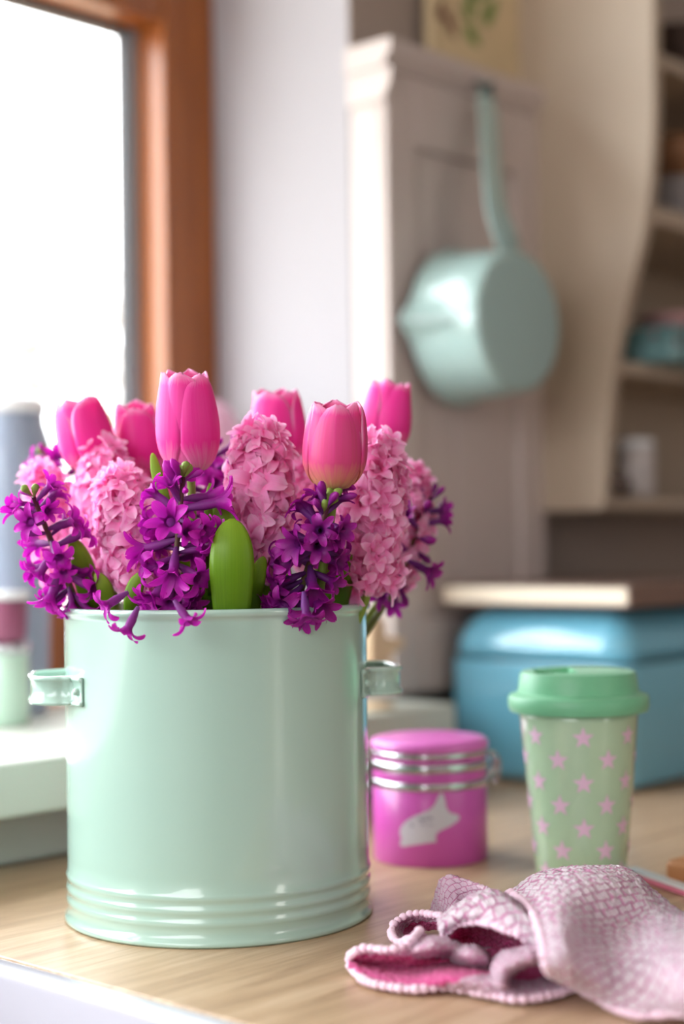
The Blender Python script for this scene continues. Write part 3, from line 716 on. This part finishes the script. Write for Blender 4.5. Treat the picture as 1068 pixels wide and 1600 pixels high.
# scalloped hem: small yarn lobes along the free edges
bm = bmesh.new(); s0 = bmesh.new(); bmesh.ops.create_icosphere(s0, subdivisions=2, radius=1); sv = [v.co.copy() for v in s0.verts]; sf = [tuple(v.index for v in f.verts) for f in s0.faces]; s0.free()
HV = []; HF = []
for path in HEM:
    acc = 0; nxt = 0; k = 0
    for i in range(len(path)-1):
        a, b = path[i], path[i+1]; L = (b-a).length; d = (b-a).normalized()
        while nxt <= acc+L:
            p = a+d*(nxt-acc)-tw.location; base = len(HV); rr = .0026*rn.uniform(.8, 1.2)
            for v in sv: HV.append(p+Vector((v.x*rr*1.1, v.y*rr*1.1, v.z*rr+.0004+rr*.3)))
            for f in sf: HF.append(tuple(base+q for q in f))
            nxt += .0052*rn.uniform(.85, 1.15); k += 1
        acc += L
bm.free()
hm = mk('scalloped_hem', HV, HF, M['hem'], tw); hm['kind'] = 'stuff'; hm['label'] = 'pale scalloped hem'

# ================================================================== tin
tc_ = onz(673, 1357); tcd = camdir(tc_); TC = tc_-tcd*.0485
tin = empty('storage_tin', (TC.x, TC.y, 0), 'round orchid pink tin with steel bands and white bird, behind the pot', 'tin')
R = .0480
lathe('tin_body', [(0, .0), (R-.001, .0), (R, .0012), (R, .062), (R-.001, .063)], M['tin'], tin, seg=72)
lathe('steel_band', [(R-.0015, .0615), (R+.0004, .0618), (R+.0012, .064), (R+.0012, .066), (R+.0004, .068), (R-.0015, .0683)], M['metal'], tin, seg=72)['label'] = 'thin steel band'
lathe('tin_neck', [(R-.0008, .068), (R-.0002, .069), (R-.0002, .0755), (R-.0008, .0765)], M['tin'], tin, seg=72)
lathe('steel_band', [(R-.0015, .0758), (R+.0006, .0762), (R+.0014, .0785), (R+.0014, .0815), (R+.0004, .0835), (R-.0015, .0838)], M['metal'], tin, seg=72)['label'] = 'wide steel band'
lathe('lid_rim', [(R-.001, .0835), (R+.0002, .0842), (R+.0002, .0868), (R-.001, .0875)], M['tin'], tin, seg=72)
lathe('steel_band', [(R-.0015, .087), (R+.0004, .0873), (R+.0012, .089), (R+.0012, .0905), (R+.0004, .0925), (R-.0015, .0928)], M['metal'], tin, seg=72)['label'] = 'steel band under the lid'
lathe('lid', [(R-.001, .092), (R+.0012, .0925), (R+.002, .095), (R+.0014, .0985), (R-.001, .1005), (R-.006, .1016), (0, .1022)], M['tin_lid'], tin, seg=72)
# clasp on the image-right side
rt = Vector((RGT.x, RGT.y, 0)).normalized(); cdir = (rt*cos(radians(12))-tcd*sin(radians(12))).normalized(); up = Vector((0, 0, 1)); ct_ = cdir.cross(up)
def cpt(o_, s_, z_): return Vector((TC.x, TC.y, 0))+cdir*(R+o_)+ct_*s_+up*z_
tube('clasp', [cpt(.001, -.010, .088), cpt(.007, -.010, .086), cpt(.011, -.009, .076), cpt(.009, -.007, .064), cpt(.010, 0, .060), cpt(.009, .007, .064), cpt(.011, .009, .076), cpt(.007, .010, .086), cpt(.001, .010, .088)], .0013, M['metal'], tin, seg=8, n=40)['label'] = 'steel wire clasp'
tube('clasp', [cpt(.002, -.006, .066), cpt(.009, -.005, .072), cpt(.012, 0, .080), cpt(.009, .005, .072), cpt(.002, .006, .066)], .0012, M['metal'], tin, seg=8, n=30)['label'] = 'steel inner wire'
# bird print: outline read off the tin's face
bird = [(624, 1302), (626, 1292), (634, 1283), (645, 1276), (658, 1271), (670, 1266), (678, 1258), (683, 1248), (688, 1239), (692, 1240), (695, 1250), (697, 1262), (702, 1270), (710, 1272), (716, 1274), (718, 1279), (712, 1285), (704, 1290), (694, 1295), (684, 1300), (680, 1306), (681, 1316), (676, 1316), (673, 1307), (664, 1307), (654, 1305), (640, 1305), (634, 1308), (632, 1316), (629, 1323), (624, 1320), (627, 1310)]
def on_cyl(px, py, c, R_, off):
    d = ray(px, py); ox, oy = CAM.x-c.x, CAM.y-c.y; rr = R_+off
    A = d.x*d.x+d.y*d.y; B = 2*(ox*d.x+oy*d.y); Cc = ox*ox+oy*oy-rr*rr; disc = max(0, B*B-4*A*Cc); t = (-B-math.sqrt(disc))/(2*A)
    return CAM+d*t
def decal(name, outline, c, R_, off, m, parent, lab=None):
    bm = bmesh.new(); f = bm.faces.new([bm.verts.new((x, y, 0)) for x, y in outline])
    bmesh.ops.triangulate(bm, faces=[f]); bmesh.ops.subdivide_edges(bm, edges=bm.edges[:], cuts=2, use_grid_fill=True)
    for v in bm.verts: v.co = on_cyl(v.co.x, v.co.y, c, R_, off)-parent.location
    me = bpy.data.meshes.new(name); bm.to_mesh(me); bm.free(); me.materials.append(m)
    o = bpy.data.objects.new(name, me); C.objects.link(o); o.parent = parent
    if lab: o['label'] = lab
    return o
decal('bird_print', bird, TC, R, .00025, M['bird'], tin, 'white bird silhouette')
for (x, y, w_, h_) in ((656, 1281, 5, 3), (664, 1280, 4, 3.4), (672, 1279, 5, 3), (643, 1290, 3.4, 3), (660, 1288, 6, 1.6), (672, 1289, 5, 1.6)):
    decal('print_mark', [(x-w_, y-h_*.3), (x-w_*.3, y-h_), (x+w_*.6, y-h_*.7), (x+w_, y+h_*.4), (x, y+h_*.6)], TC, R, .0004, M['bird_grey'], tin, 'faint grey print mark')

# ================================================================== tumbler
mc = P(908, 1395, 1.24); MC = Vector((mc.x, mc.y, 0)); mcd = camdir(MC)
# the axis in view: foot of the tumbler straight below the lid's middle
mug = empty('travel_tumbler', MC, 'pale green tumbler with pink stars and green silicone lid behind the towel', 'tumbler')
zt = .1345; rt_ = .0460; rb = .0345
lathe('tumbler_body', [(0, .001), (rb-.003, .001), (rb-.001, .0), (rb, .0015)]+[(rb+(rt_-rb)*t, .0015+(zt-.0015)*t) for t in (.25, .5, .75, .95)]+[(rt_+.0004, zt), (rt_-.002, zt), (rb-.003, .008), (0, .006)], M['mug'], mug, seg=72)
def lidprof():
    return [(rt_-.002, zt-.002), (rt_+.003, zt-.0025), (rt_+.0068, zt-.0015), (rt_+.0082, zt+.002), (rt_+.0082, zt+.0085), (rt_+.0070, zt+.0108), (rt_+.0018, zt+.0125), (rt_+.0006, zt+.0135), (rt_-.0012, zt+.0265), (rt_-.0022, zt+.0285), (rt_-.004, zt+.0292)]
lp = lidprof(); seg = 180; rings = lp+[(rt_-.006-.0012*k, zt+.0290) for k in range(32)]+[(.0015, zt+.0290)]
V = []
thc = math.atan2(mcd.y, mcd.x)
for i, (r_, z_) in enumerate(rings):
    for j in range(seg):
        a = 2*pi*j/seg; x_, y_ = r_*cos(a), r_*sin(a); z2 = z_
        if i >= len(lp):
            p = Vector((x_, y_, 0)); u_ = p.dot(rt); f_ = p.dot(mcd)
            # drinking recess: a sunken crescent on the left of the lid
            if -.034 < u_ < -.004 and -.024 < f_ < .030 and r_ < rt_-.007: z2 = z_-.012
            elif r_ < rt_-.010: z2 = z_+.0008
        V.append((x_, y_, z2))
F = grid_faces(len(rings), seg, True); F.append(tuple((len(rings)-1)*seg+j for j in range(seg)))
ld = mk('lid', V, F, M['silicone'], mug); ld['label'] = 'green silicone lid with sunken drinking spout'
bv = ld.modifiers.new('sharp', 'EDGE_SPLIT'); bv.split_angle = radians(40)
def star_on(th, z, s):
    V = []; rr = rb+(rt_-rb)*z/zt; sl = (rt_-rb)/zt
    pts = [(0, 0)]
    for k in range(10):
        q = s if k % 2 == 0 else s*.42; a = pi/2+k*pi/5; pts.append((q*cos(a), q*sin(a)))
    for (u_, v_) in pts:
        r2 = rb+(rt_-rb)*(z+v_)/zt+.0003; a = th+u_/rr; V.append((r2*cos(a), r2*sin(a), z+v_))
    F = [(0, 1+k, 1+(k+1) % 10) for k in range(10)]
    return mk('star', V, F, M['star'], mug, smooth=False)
ncol = 14; base_th = thc+sgn*radians(-4)
for c_ in range(ncol):
    for r_ in range(4 if c_ % 2 else 4):
        z = .1165-r_*.0345-(0 if c_ % 2 == 0 else .0172)
        if z > .006: star_on(base_th+c_*2*pi/ncol, z, .0086)

# ================================================================== bread bin and book
BX, BY = 1.424, .897
bin_ = empty('bread_bin', (1.62, 1.0, 0), 'sky blue enamel bread bin with rounded edges by the wall', 'bread bin')
zs = onX(985, 1040, BX).z; zb = onX(985, 950, BX).z
def rbox(name, a, b, rv, m, parent, nb=5):
    return box(name, a, b, m, parent, bev=rv, seg=nb, smooth=True)
def rounded(name, x0, x1, y0, y1, z0, z1, rc, rtop, rbot, m, parent):
    """box with rounded upright corners and rolled top / bottom edges, built ring by ring"""
    rings = []
    nb = 7
    for k in range(nb): a = pi/2*k/(nb-1); rings.append((rbot*(1-sin(a)), z0+rbot*(1-cos(a))))
    for k in range(nb): a = pi/2*k/(nb-1); rings.append((rtop*(1-cos(a)), z1-rtop*(1-sin(a))))
    V = []; ns = 8
    for ins, z in rings:
        r_ = max(rc-ins*.6, .004)
        for (cx, cy, a0) in ((x1-ins-r_, y1-ins-r_, 0), (x0+ins+r_, y1-ins-r_, pi/2), (x0+ins+r_, y0+ins+r_, pi), (x1-ins-r_, y0+ins+r_, 3*pi/2)):
            for q in range(ns): a = a0+pi/2*q/(ns-1); V.append(Vector((cx+r_*cos(a), cy+r_*sin(a), z))-parent.location)
    n = ns*4; F = grid_faces(len(rings), n, True); F.append(tuple(range(n))[::-1]); F.append(tuple((len(rings)-1)*n+j for j in range(n)))
    return mk(name, V, F, m, parent)
rounded('bin_body', BX, 1.86, BY, 1.136, .004, zs-.001, .022, .003, .008, M['blue'], bin_)
rounded('bin_lid', BX-.002, 1.862, BY-.002, 1.1365, zs+.001, zb, .034, .057, .003, M['blue'], bin_)
for fx, fy in ((BX+.03, BY+.03), (1.83, BY+.03), (BX+.03, 1.075), (1.83, 1.075)):
    lathe('foot', [(0, 0), (.010, 0), (.010, .004), (0, .0045)], M['dark_seal'], bin_, seg=16, loc=Vector((fx, fy, 0))-bin_.location)
bk = empty('book', (1.6, 1.0, zb), 'thick cream-paged book with brown cover lying on the bread bin', 'book')
zk = onX(985, 916, BX).z+.001
box('page_block', (BX-.004, BY-.004, zb+.0028), (1.80, 1.136, zk-.0025), M['paper'], bk, bev=.001)
box('cover', (BX-.006, BY-.006, zb+.0003), (1.803, 1.138, zb+.0027), M['book'], bk, bev=.0005)
box('cover', (BX-.006, BY-.006, zk-.0024), (1.803, 1.138, zk), M['book'], bk, bev=.0005)
box('spine', (BX-.005, BY-.0085, zb+.0003), (1.803, BY-.0062, zk), M['book'], bk, bev=.0005)['label'] = 'brown spine'

# ================================================================== panel on the wall, pan, print
YP = 1.145
zpt = onY(612, 66, YP).z
XPR = onY(846, 400, YP).x
pn = empty('wall_panel', (XR, YW, ZSILL), 'tall cream-white panelled board with moulded top on the wall, pan hanging on it', 'panel')
box('board', (XR+.001, YP+.012, ZSILL+.004), (XPR, YW-.0006, zpt-.03), M['white_wood'], pn, bev=.002)
sw = .052
box('stile', (XR+.001, YP, ZSILL+.004), (XR+sw, YP+.0115, zpt-.03), M['white_wood'], pn, bev=.003)
box('stile', (XPR-sw, YP, ZSILL+.004), (XPR, YP+.0115, zpt-.03), M['white_wood'], pn, bev=.003)
box('rail', (XR+sw+.0005, YP, zpt-.11), (XPR-sw-.0005, YP+.0115, zpt-.03), M['white_wood'], pn, bev=.003)
box('rail', (XR+sw+.0005, YP, ZSILL+.004), (XPR-sw-.0005, YP+.0115, ZSILL+.09), M['white_wood'], pn, bev=.003)
box('plank', (XR+sw+.0005, YP+.006, ZSILL+.091), (XR+.125, YP+.0115, zpt-.111), M['white_wood'], pn, bev=.002)
box('plank', (XR+.1265, YP+.006, ZSILL+.091), (XPR-sw-.0005, YP+.0115, zpt-.111), M['white_wood'], pn, bev=.002)
prism('top_moulding', [(YW-.001, zpt-.0295), (YP-.001, zpt-.0295), (YP-.004, zpt-.024), (YP-.012, zpt-.014), (YP-.013, zpt-.0), (YW-.001, zpt)], 0, XR-.006, XPR-.001, M['white_wood'], pn, off=pn.location)
prism('corner_bracket', [(YP+.0, zpt-.066), (YP-.010, zpt-.048), (YP-.011, zpt-.0305), (YW-.002, zpt-.0305), (YW-.002, zpt-.066)], 0, XR-.004, XR+.0005, M['white_wood'], pn, off=pn.location)
# taupe upper wall
struct(box('wall_upper_paint', (XR+.0, YW-.0025, zpt+.0005), (2.9, YW-.0003, ZC-.001), M['taupe']))
struct(box('wall_lower_paint', (XPR+.001, YW-.0025, .0005), (3.09, YW-.0003, zpt), M['taupe']))
# botanical print leaning above the moulding
a = onY(664, 40, YW-.02); b = onY(801, 100, YW-.02)
pr = empty('botanical_print', ((a.x+b.x)/2, YW-.02, zpt+.001), 'cream picture board with green leaves standing on top of the panel', 'picture')
box('picture_board', (a.x, YW-.030, zpt+.001), (b.x, YW-.018, zpt+.30), mat('aged_cream_board', (206, 184, 146), .7, noise=.12, nscale=14), pr, bev=.001)
gl = mat('print_leaf_green', (112, 136, 70), .8, noise=.2, nscale=60); bl = mat('print_brown_bud', (112, 76, 62), .8)
def pleaf(px, py, L, W, ang, m, lab):
    c = onY(px, py, YW-.0304); pts = []
    for k in range(16):
        t = 2*pi*k/16; x_, z_ = L*cos(t)*.5, W*.5*sin(t)*(1-.35*cos(t)); pts.append(Vector((x_*cos(ang)-z_*sin(ang), 0, x_*sin(ang)+z_*cos(ang))))
    mk('printed_leaf', [c+p-pr.location for p in pts], [tuple(range(16))], m, pr, smooth=False)['label'] = lab
pleaf(733, 8, .040, .020, 1.3, gl, 'green printed leaf'); pleaf(765, 18, .046, .020, .9, gl, 'green printed leaf'); pleaf(738, 56, .034, .020, -.6, gl, 'green printed leaf')
pleaf(745, -14, .05, .022, .2, gl, 'green printed leaf'); pleaf(703, 40, .036, .016, -.9, bl, 'brown printed bud'); pleaf(688, 14, .03, .012, 1.2, bl, 'brown printed bud'); pleaf(716, 26, .05, .003, -.8, bl, 'brown printed twig')

# pan
YD = .99*KY
disc = (onY(816, 388, YD)+onY(816, 614, YD))/2
Rz = (onY(816, 388, YD).z-onY(816, 614, YD).z)/2
Rb = Rz*.99
rim_c = onY(737, 498, 1.072)
pan = empty('milk_pan', (disc.x, 1.08*KY, disc.z), 'pale turquoise enamel milk pan hanging from a hook on the panel', 'pan')
Hp = .085; Rr = Rb*1.10
prf = [(0, .0), (Rb-.010, .0), (Rb-.004, .0012), (Rb-.001, .004), (Rb, .009), (Rb+.003, .03), (Rr-.002, Hp-.01), (Rr, Hp-.003), (Rr+.0025, Hp-.0015), (Rr+.0028, Hp+.0005), (Rr+.0005, Hp+.001), (Rr-.0015, Hp-.002), (Rb-.002, .012), (Rb-.008, .004), (0, .003)]
seg = 72; V = []
for r_, z_ in prf:
    for j in range(seg):
        a = 2*pi*j/seg; k = 1.0
        # pouring lip on the side towards the window, growing towards the rim
        da = math.atan2(sin(a-pi), cos(a-pi)); lip = math.exp(-(da/.16)**2)*max(0, (z_-.045)/(Hp-.045))**1.3*.016 if r_ > Rb*.9 else 0
        V.append((-(-(r_+lip)*cos(a)) , z_, (r_+lip)*sin(a)))
F = grid_faces(len(prf), seg, True)
pb = mk('pan_body', V, F, M['pan'], pan, loc=(0, (.992-1.08)*KY, 0))
bm = bmesh.new(); bm.from_mesh(pb.data); bmesh.ops.remove_doubles(bm, verts=bm.verts, dist=1e-6); bmesh.ops.recalc_face_normals(bm, faces=bm.faces); bm.to_mesh(pb.data); bm.free()
# long flat hollow handle bent up to the hook
hk = onY(757, 152, 1.07)
hp = []
for px, py, Y_ in ((800, 398, 1.008), (789, 368, 1.006), (777, 330, 1.012), (771, 280, 1.024), (767, 230, 1.040), (764, 180, 1.056), (760, 155, 1.063)):
    q_ = onY(px, py, Y_*KY); hp.append((q_.x, Y_*KY, q_.z))
path = spline([Vector(p) for p in hp], 40); V = []
for i, p in enumerate(path):
    d = (path[min(i+1, 39)]-path[max(i-1, 0)]).normalized(); s = d.cross(Vector((0, 1, 0))).normalized(); t = s.cross(d); w_ = .0205+.002*sin(pi*i/39)-.003*max(0, (i-34)/5)
    for j in range(14): a = 2*pi*j/14; V.append(p+s*(cos(a)*w_)+t*(sin(a)*.0042)-pan.location)
F = grid_faces(40, 14, True); F.append(tuple(range(14))); F.append(tuple(39*14+j for j in range(14))[::-1])
mk('handle', V, F, M['pan'], pan)
e_ = path[-1]; ring = [e_+Vector((cos(2*pi*k/24)*.009, 0, sin(2*pi*k/24)*.011+.006)) for k in range(25)]
V, F = tube_data([p-pan.location for p in ring], .003, 8, closed_ends=False); mk('hanging_loop', V, F, mat('dark_teal_enamel', (70, 112, 106), .35), pan)['label'] = 'dark loop at the handle end'
ho = empty('wall_hook', (e_.x, YP, e_.z+.018), 'small dark metal hook holding the milk pan', 'hook')
tube('hook_wire', [Vector((e_.x, YP-.0005, e_.z+.026)), Vector((e_.x, YP-.012, e_.z+.022)), Vector((e_.x, YP-.026, e_.z+.0105)), Vector((e_.x, YP-.036, e_.z+.018))], .0026, M['dark_seal'], ho, n=18)
box('hook_plate', (e_.x-.008, YP-.0022, e_.z+.014), (e_.x+.008, YP-.0002, e_.z+.044), M['dark_seal'], ho, bev=.0008)

# ================================================================== wall cabinet
XC = onY(846, 790, YP).x+.003
e0 = onX(944, 796, XC)
edge = [onX(*p, XC) for p in ((944, 797), (947, 700), (953, 610), (963, 540), (976, 478), (991, 420), (1003, 370), (1012, 310), (1018, 240), (1021, 160), (1020, 80), (1020, 0), (1020, -60), (1010, -120))]
out = [(p.y, p.z) for p in spline(edge, 40)]
cab = empty('wall_cabinet', (XC, YW, e0.z), 'cream open wall shelf unit with a curved side and three shelves', 'cabinet')
side = [(YW-.003, out[0][1])]+[(out[0][0]+.006, out[0][1]), (out[0][0], out[0][1]+.006)]+out[2:]+[(YW-.003, out[-1][1])]
prism('side_panel', side, 0, XC, XC+.018, M['cream'], cab, bev=.002, off=cab.location)
prism('side_panel', side, 0, XC+.62, XC+.638, M['cream'], cab, bev=.002, off=cab.location)
box('back_panel', (XC+.019, YW-.012, e0.z+.002), (XC+.619, YW-.003, out[-1][1]), M['cream'], cab, bev=.001)
def fy(z): return min(out, key=lambda p: abs(p[1]-z))[0]
def shelf(z, t, name='shelf'): box(name, (XC+.019, fy(z)+.004, z-t), (XC+.619, YW-.0125, z), M['cream'], cab, bev=.002)
S1 = onX(955, 560, XC).z; S2 = onX(1005, 316, XC).z; S3 = onX(1022, 74, XC).z; S0 = e0.z+.016
shelf(S0, .016, 'bottom_board'); shelf(S1, .017); shelf(S2, .022); shelf(S3, .016)
def cyl_on(name, px, Y_, z, prof, m, label, cat, extra=None, group=None):
    Y_ = Y_*KY; q_ = onY(px, 800, Y_); e = empty(name, (q_.x, Y_, z+.0006), label, cat, group)
    for (nm, pf, mm) in prof: lathe(nm, pf, mm, e, seg=40)
    return e
# bottom: pale canister with a dark round pot in front
cyl_on('canister', 990, 1.04, S0, [('canister_body', [(0, 0), (.026, 0), (.027, .002), (.027, .062), (.025, .064)], M['plate']), ('lid', [(.025, .0641), (.0275, .0645), (.0275, .072), (.02, .075), (0, .076)], M['white'])], None, 'pale grey canister with white lid on the lowest shelf', 'canister')
cyl_on('small_pot', 969, .995, S0, [('pot_body', [(0, 0), (.007, 0), (.012, .006), (.0135, .013), (.012, .020), (.007, .024), (.008, .0265), (0, .027)], M['dark'])], None, 'tiny dark brown round pot in front of the pale canister', 'pot')
# middle: teal box with rose bowl on it
q_ = onY(1020, 550, 1.0*KY)
tb = empty('patterned_box', (q_.x+.06, 1.09, S1+.0006), 'teal tin box with small flowers on the middle shelf', 'box')
box('box_body', (q_.x-.035, 1.003, S1+.0006), (q_.x+.17, 1.145, S1+.032), M['teal'], tb, bev=.004)
box('box_lid', (q_.x-.037, 1.001, S1+.0322), (q_.x+.172, 1.147, S1+.044), M['teal'], tb, bev=.004)
rd = mat('red_flower_print', (150, 70, 66), .6)
for k, (px, py) in enumerate(((1052, 515), (1020, 522), (1060, 535))):
    c = onY(px, py, 1.0027); mk('printed_flower', [c+Vector((cos(2*pi*j/10)*.004*(1+.3*(j % 2)), 0, sin(2*pi*j/10)*.004*(1+.3*(j % 2))))-tb.location for j in range(10)], [tuple(range(10))], rd, tb, smooth=False)
cyl_on('rose_bowl', 1052, 1.02, S1+.0442, [('bowl_body', [(0, 0), (.02, 0), (.022, .003), (.040, .016), (.045, .026), (.043, .026), (.038, .016), (.018, .005), (0, .004)], M['rose'])], None, 'dusty rose bowl standing on the teal tin box', 'bowl')
# upper: plates, a bowl and a brown wooden bowl on them
zz = S2
for k in range(4):
    cyl_on('plate', 1070, 1.0, zz, [('plate_body', [(0, 0), (.045, 0), (.047, .003), (.075, .010), (.077, .012), (.074, .0125), (.046, .0055), (0, .004)], M['plate'])], None, ['lowest', 'second lowest', 'second highest', 'topmost'][k]+' patterned plate in the pile on the upper shelf', 'plate', group='pile of plates on the upper shelf')
    zz += .0135
cyl_on('wooden_bowl', 1072, 1.0, zz, [('bowl_body', [(0, 0), (.03, 0), (.032, .003), (.060, .030), (.066, .055), (.063, .055), (.056, .030), (.03, .008), (0, .006)], M['brown'])], None, 'brown wooden bowl on the pile of plates', 'bowl')
cyl_on('dark_basket', 1075, 1.0, S3, [('basket_body', [(0, 0), (.05, 0), (.055, .004), (.062, .07), (.064, .072), (.060, .072), (.05, .008), (0, .006)], M['dark'])], None, 'dark basket on the top shelf of the cabinet', 'basket')

# ================================================================== things on the window sill
ZL = ZLEDGE+.0006
def sill_item(name, px, Y_, parts, label, cat, seg=56, z=ZL):
    q_ = onY(px, 1090, Y_); e = empty(name, (q_.x, Y_, z), label, cat)
    for (nm, pf, mm) in parts: lathe(nm, pf, mm, e, seg=seg)
    return e
def zy(py, px, Y_): return onY(px, py, Y_).z-ZL
Yb = 1.372
k_ = 1/1590.
zt_ = zy(616, 0, Yb); z1 = zy(646, 0, Yb); z2 = zy(668, 0, Yb); z3 = zy(690, 0, Yb)
sill_item('milk_can', 20, Yb, [
 ('can_body', [(0, 0), (.034, 0), (.036, .003), (.038, .05), (.044, z3-.05), (.0445, z3-.012), (.041, z3+.004), (.0355, z2+.004), (.035, z1-.001)], M['bluegrey']),
 ('can_lid', [(.035, z1), (.038, z1+.0015), (.038, z1+.008), (.035, z1+.014), (.02, zt_), (0, zt_+.001)], M['white'])],
 'tall blue-grey enamel can with white lid on the sill, left edge', 'can')
Yj = 1.298
zj = ZL
sill_item('mint_jar', 6, Yj, [
 ('jar_body', [(0, 0), (.023, 0), (.025, .003), (.025, .066), (.0235, .069)], M['mint_jar']),
 ('jar_lid', [(.0235, .0691), (.0262, .0696), (.0262, .078), (.025, .080), (0, .081)], M['metal'])],
 'small mint glass jar with steel lid at the left edge', 'jar', z=zj)
sill_item('plum_cup', 6, Yj, [
 ('cup_body', [(0, 0), (.021, 0), (.022, .002), (.024, .040), (.022, .040), (.020, .004), (0, .003)], M['plum']),
 ('cup_rim', [(.0225, .0402), (.0258, .0405), (.0262, .046), (.0235, .0485), (0, .049)], M['white'])],
 'plum coloured cup with white rim stacked on the mint jar', 'cup', z=zj+.0815)
Ym = 1.36; zm = zy(626, 335, Ym)
sill_item('mauve_vase', 334, Ym, [('vase_body', [(0, 0), (.030, 0), (.033, .003), (.040, .06), (.041, .14), (.040, zm-.07), (.034, zm-.03), (.024, zm-.01), (.012, zm-.001), (0, zm)], M['mauve'])], 'tall mauve domed vase on the sill behind the tallest tulip', 'vase')
# pale wooden bird figure on the sill end, half behind the pot
q_ = onY(582, 1000, 1.10)
wb = empty('wooden_figure', (q_.x, 1.10, ZSILL+.0006), 'pale wooden bird figure on the sill behind the right handle', 'figure')
def wp(px, py): p = onY(px, py, 1.10); return (p.x, p.z)
prism('figure_body', [wp(*p) for p in ((566, 1078), (566, 985), (572, 962), (580, 955), (588, 972), (591, 994), (602, 996), (616, 995), (622, 1003), (617, 1012), (604, 1018), (598, 1030), (604, 1050), (608, 1078))], 1, 1.088, 1.112, M['spruce'], wb, bev=.003, off=wb.location)
lathe('figure_foot', [(0, 0), (.022, 0), (.023, .002), (.022, .005), (0, .0055)], M['spruce'], wb, seg=24, loc=(-.002, 0, 0))

# ================================================================== pink stick and wooden block on the right
a = onz(984, 1356, .006)+Vector((0, 0, 0)); b = onz(1120, 1402, .006)
st = empty('pink_stick', (a+b)/2-Vector((0, 0, .006)), 'thin glossy pink and white stick lying right of the towel', 'stick')
d = (b-a).normalized(); s = d.cross(Vector((0, 0, 1))).normalized()
def bar(name, w0, w1, z0, z1, m):
    V = []
    for e_ in (a, b):
        for (w_, z_) in ((w0, z0), (w1, z0), (w1, z1), (w0, z1)): V.append(Vector((e_.x, e_.y, 0))+s*w_+Vector((0, 0, z_))-st.location)
    o = mk(name, V, [(0, 1, 2, 3), (7, 6, 5, 4), (0, 4, 5, 1), (1, 5, 6, 2), (2, 6, 7, 3), (3, 7, 4, 0)], m, st, smooth=False)
    bvl = o.modifiers.new('round', 'BEVEL'); bvl.width = .0008; bvl.segments = 2
    return o
bar('stick_body', -.006, .006, .0005, .0045, mat('pink_plastic', (232, 130, 160), .3, coat=.3))
bar('stick_face', -.0058, .0058, .0046, .0066, M['white'])['label'] = 'white upper face'
a2 = onz(1040, 1368, .004); 
wbk = empty('wooden_block', (a2.x+.03, a2.y-.03, 0), 'light brown wooden block with rounded corner at the right edge', 'block')
rounded('block_body', a2.x, a2.x+.05, a2.y-.09, a2.y+.004, .0005, .015, .010, .004, .002, mat('warm_wood', (190, 134, 88), .5, noise=.12, nscale=40), wbk)
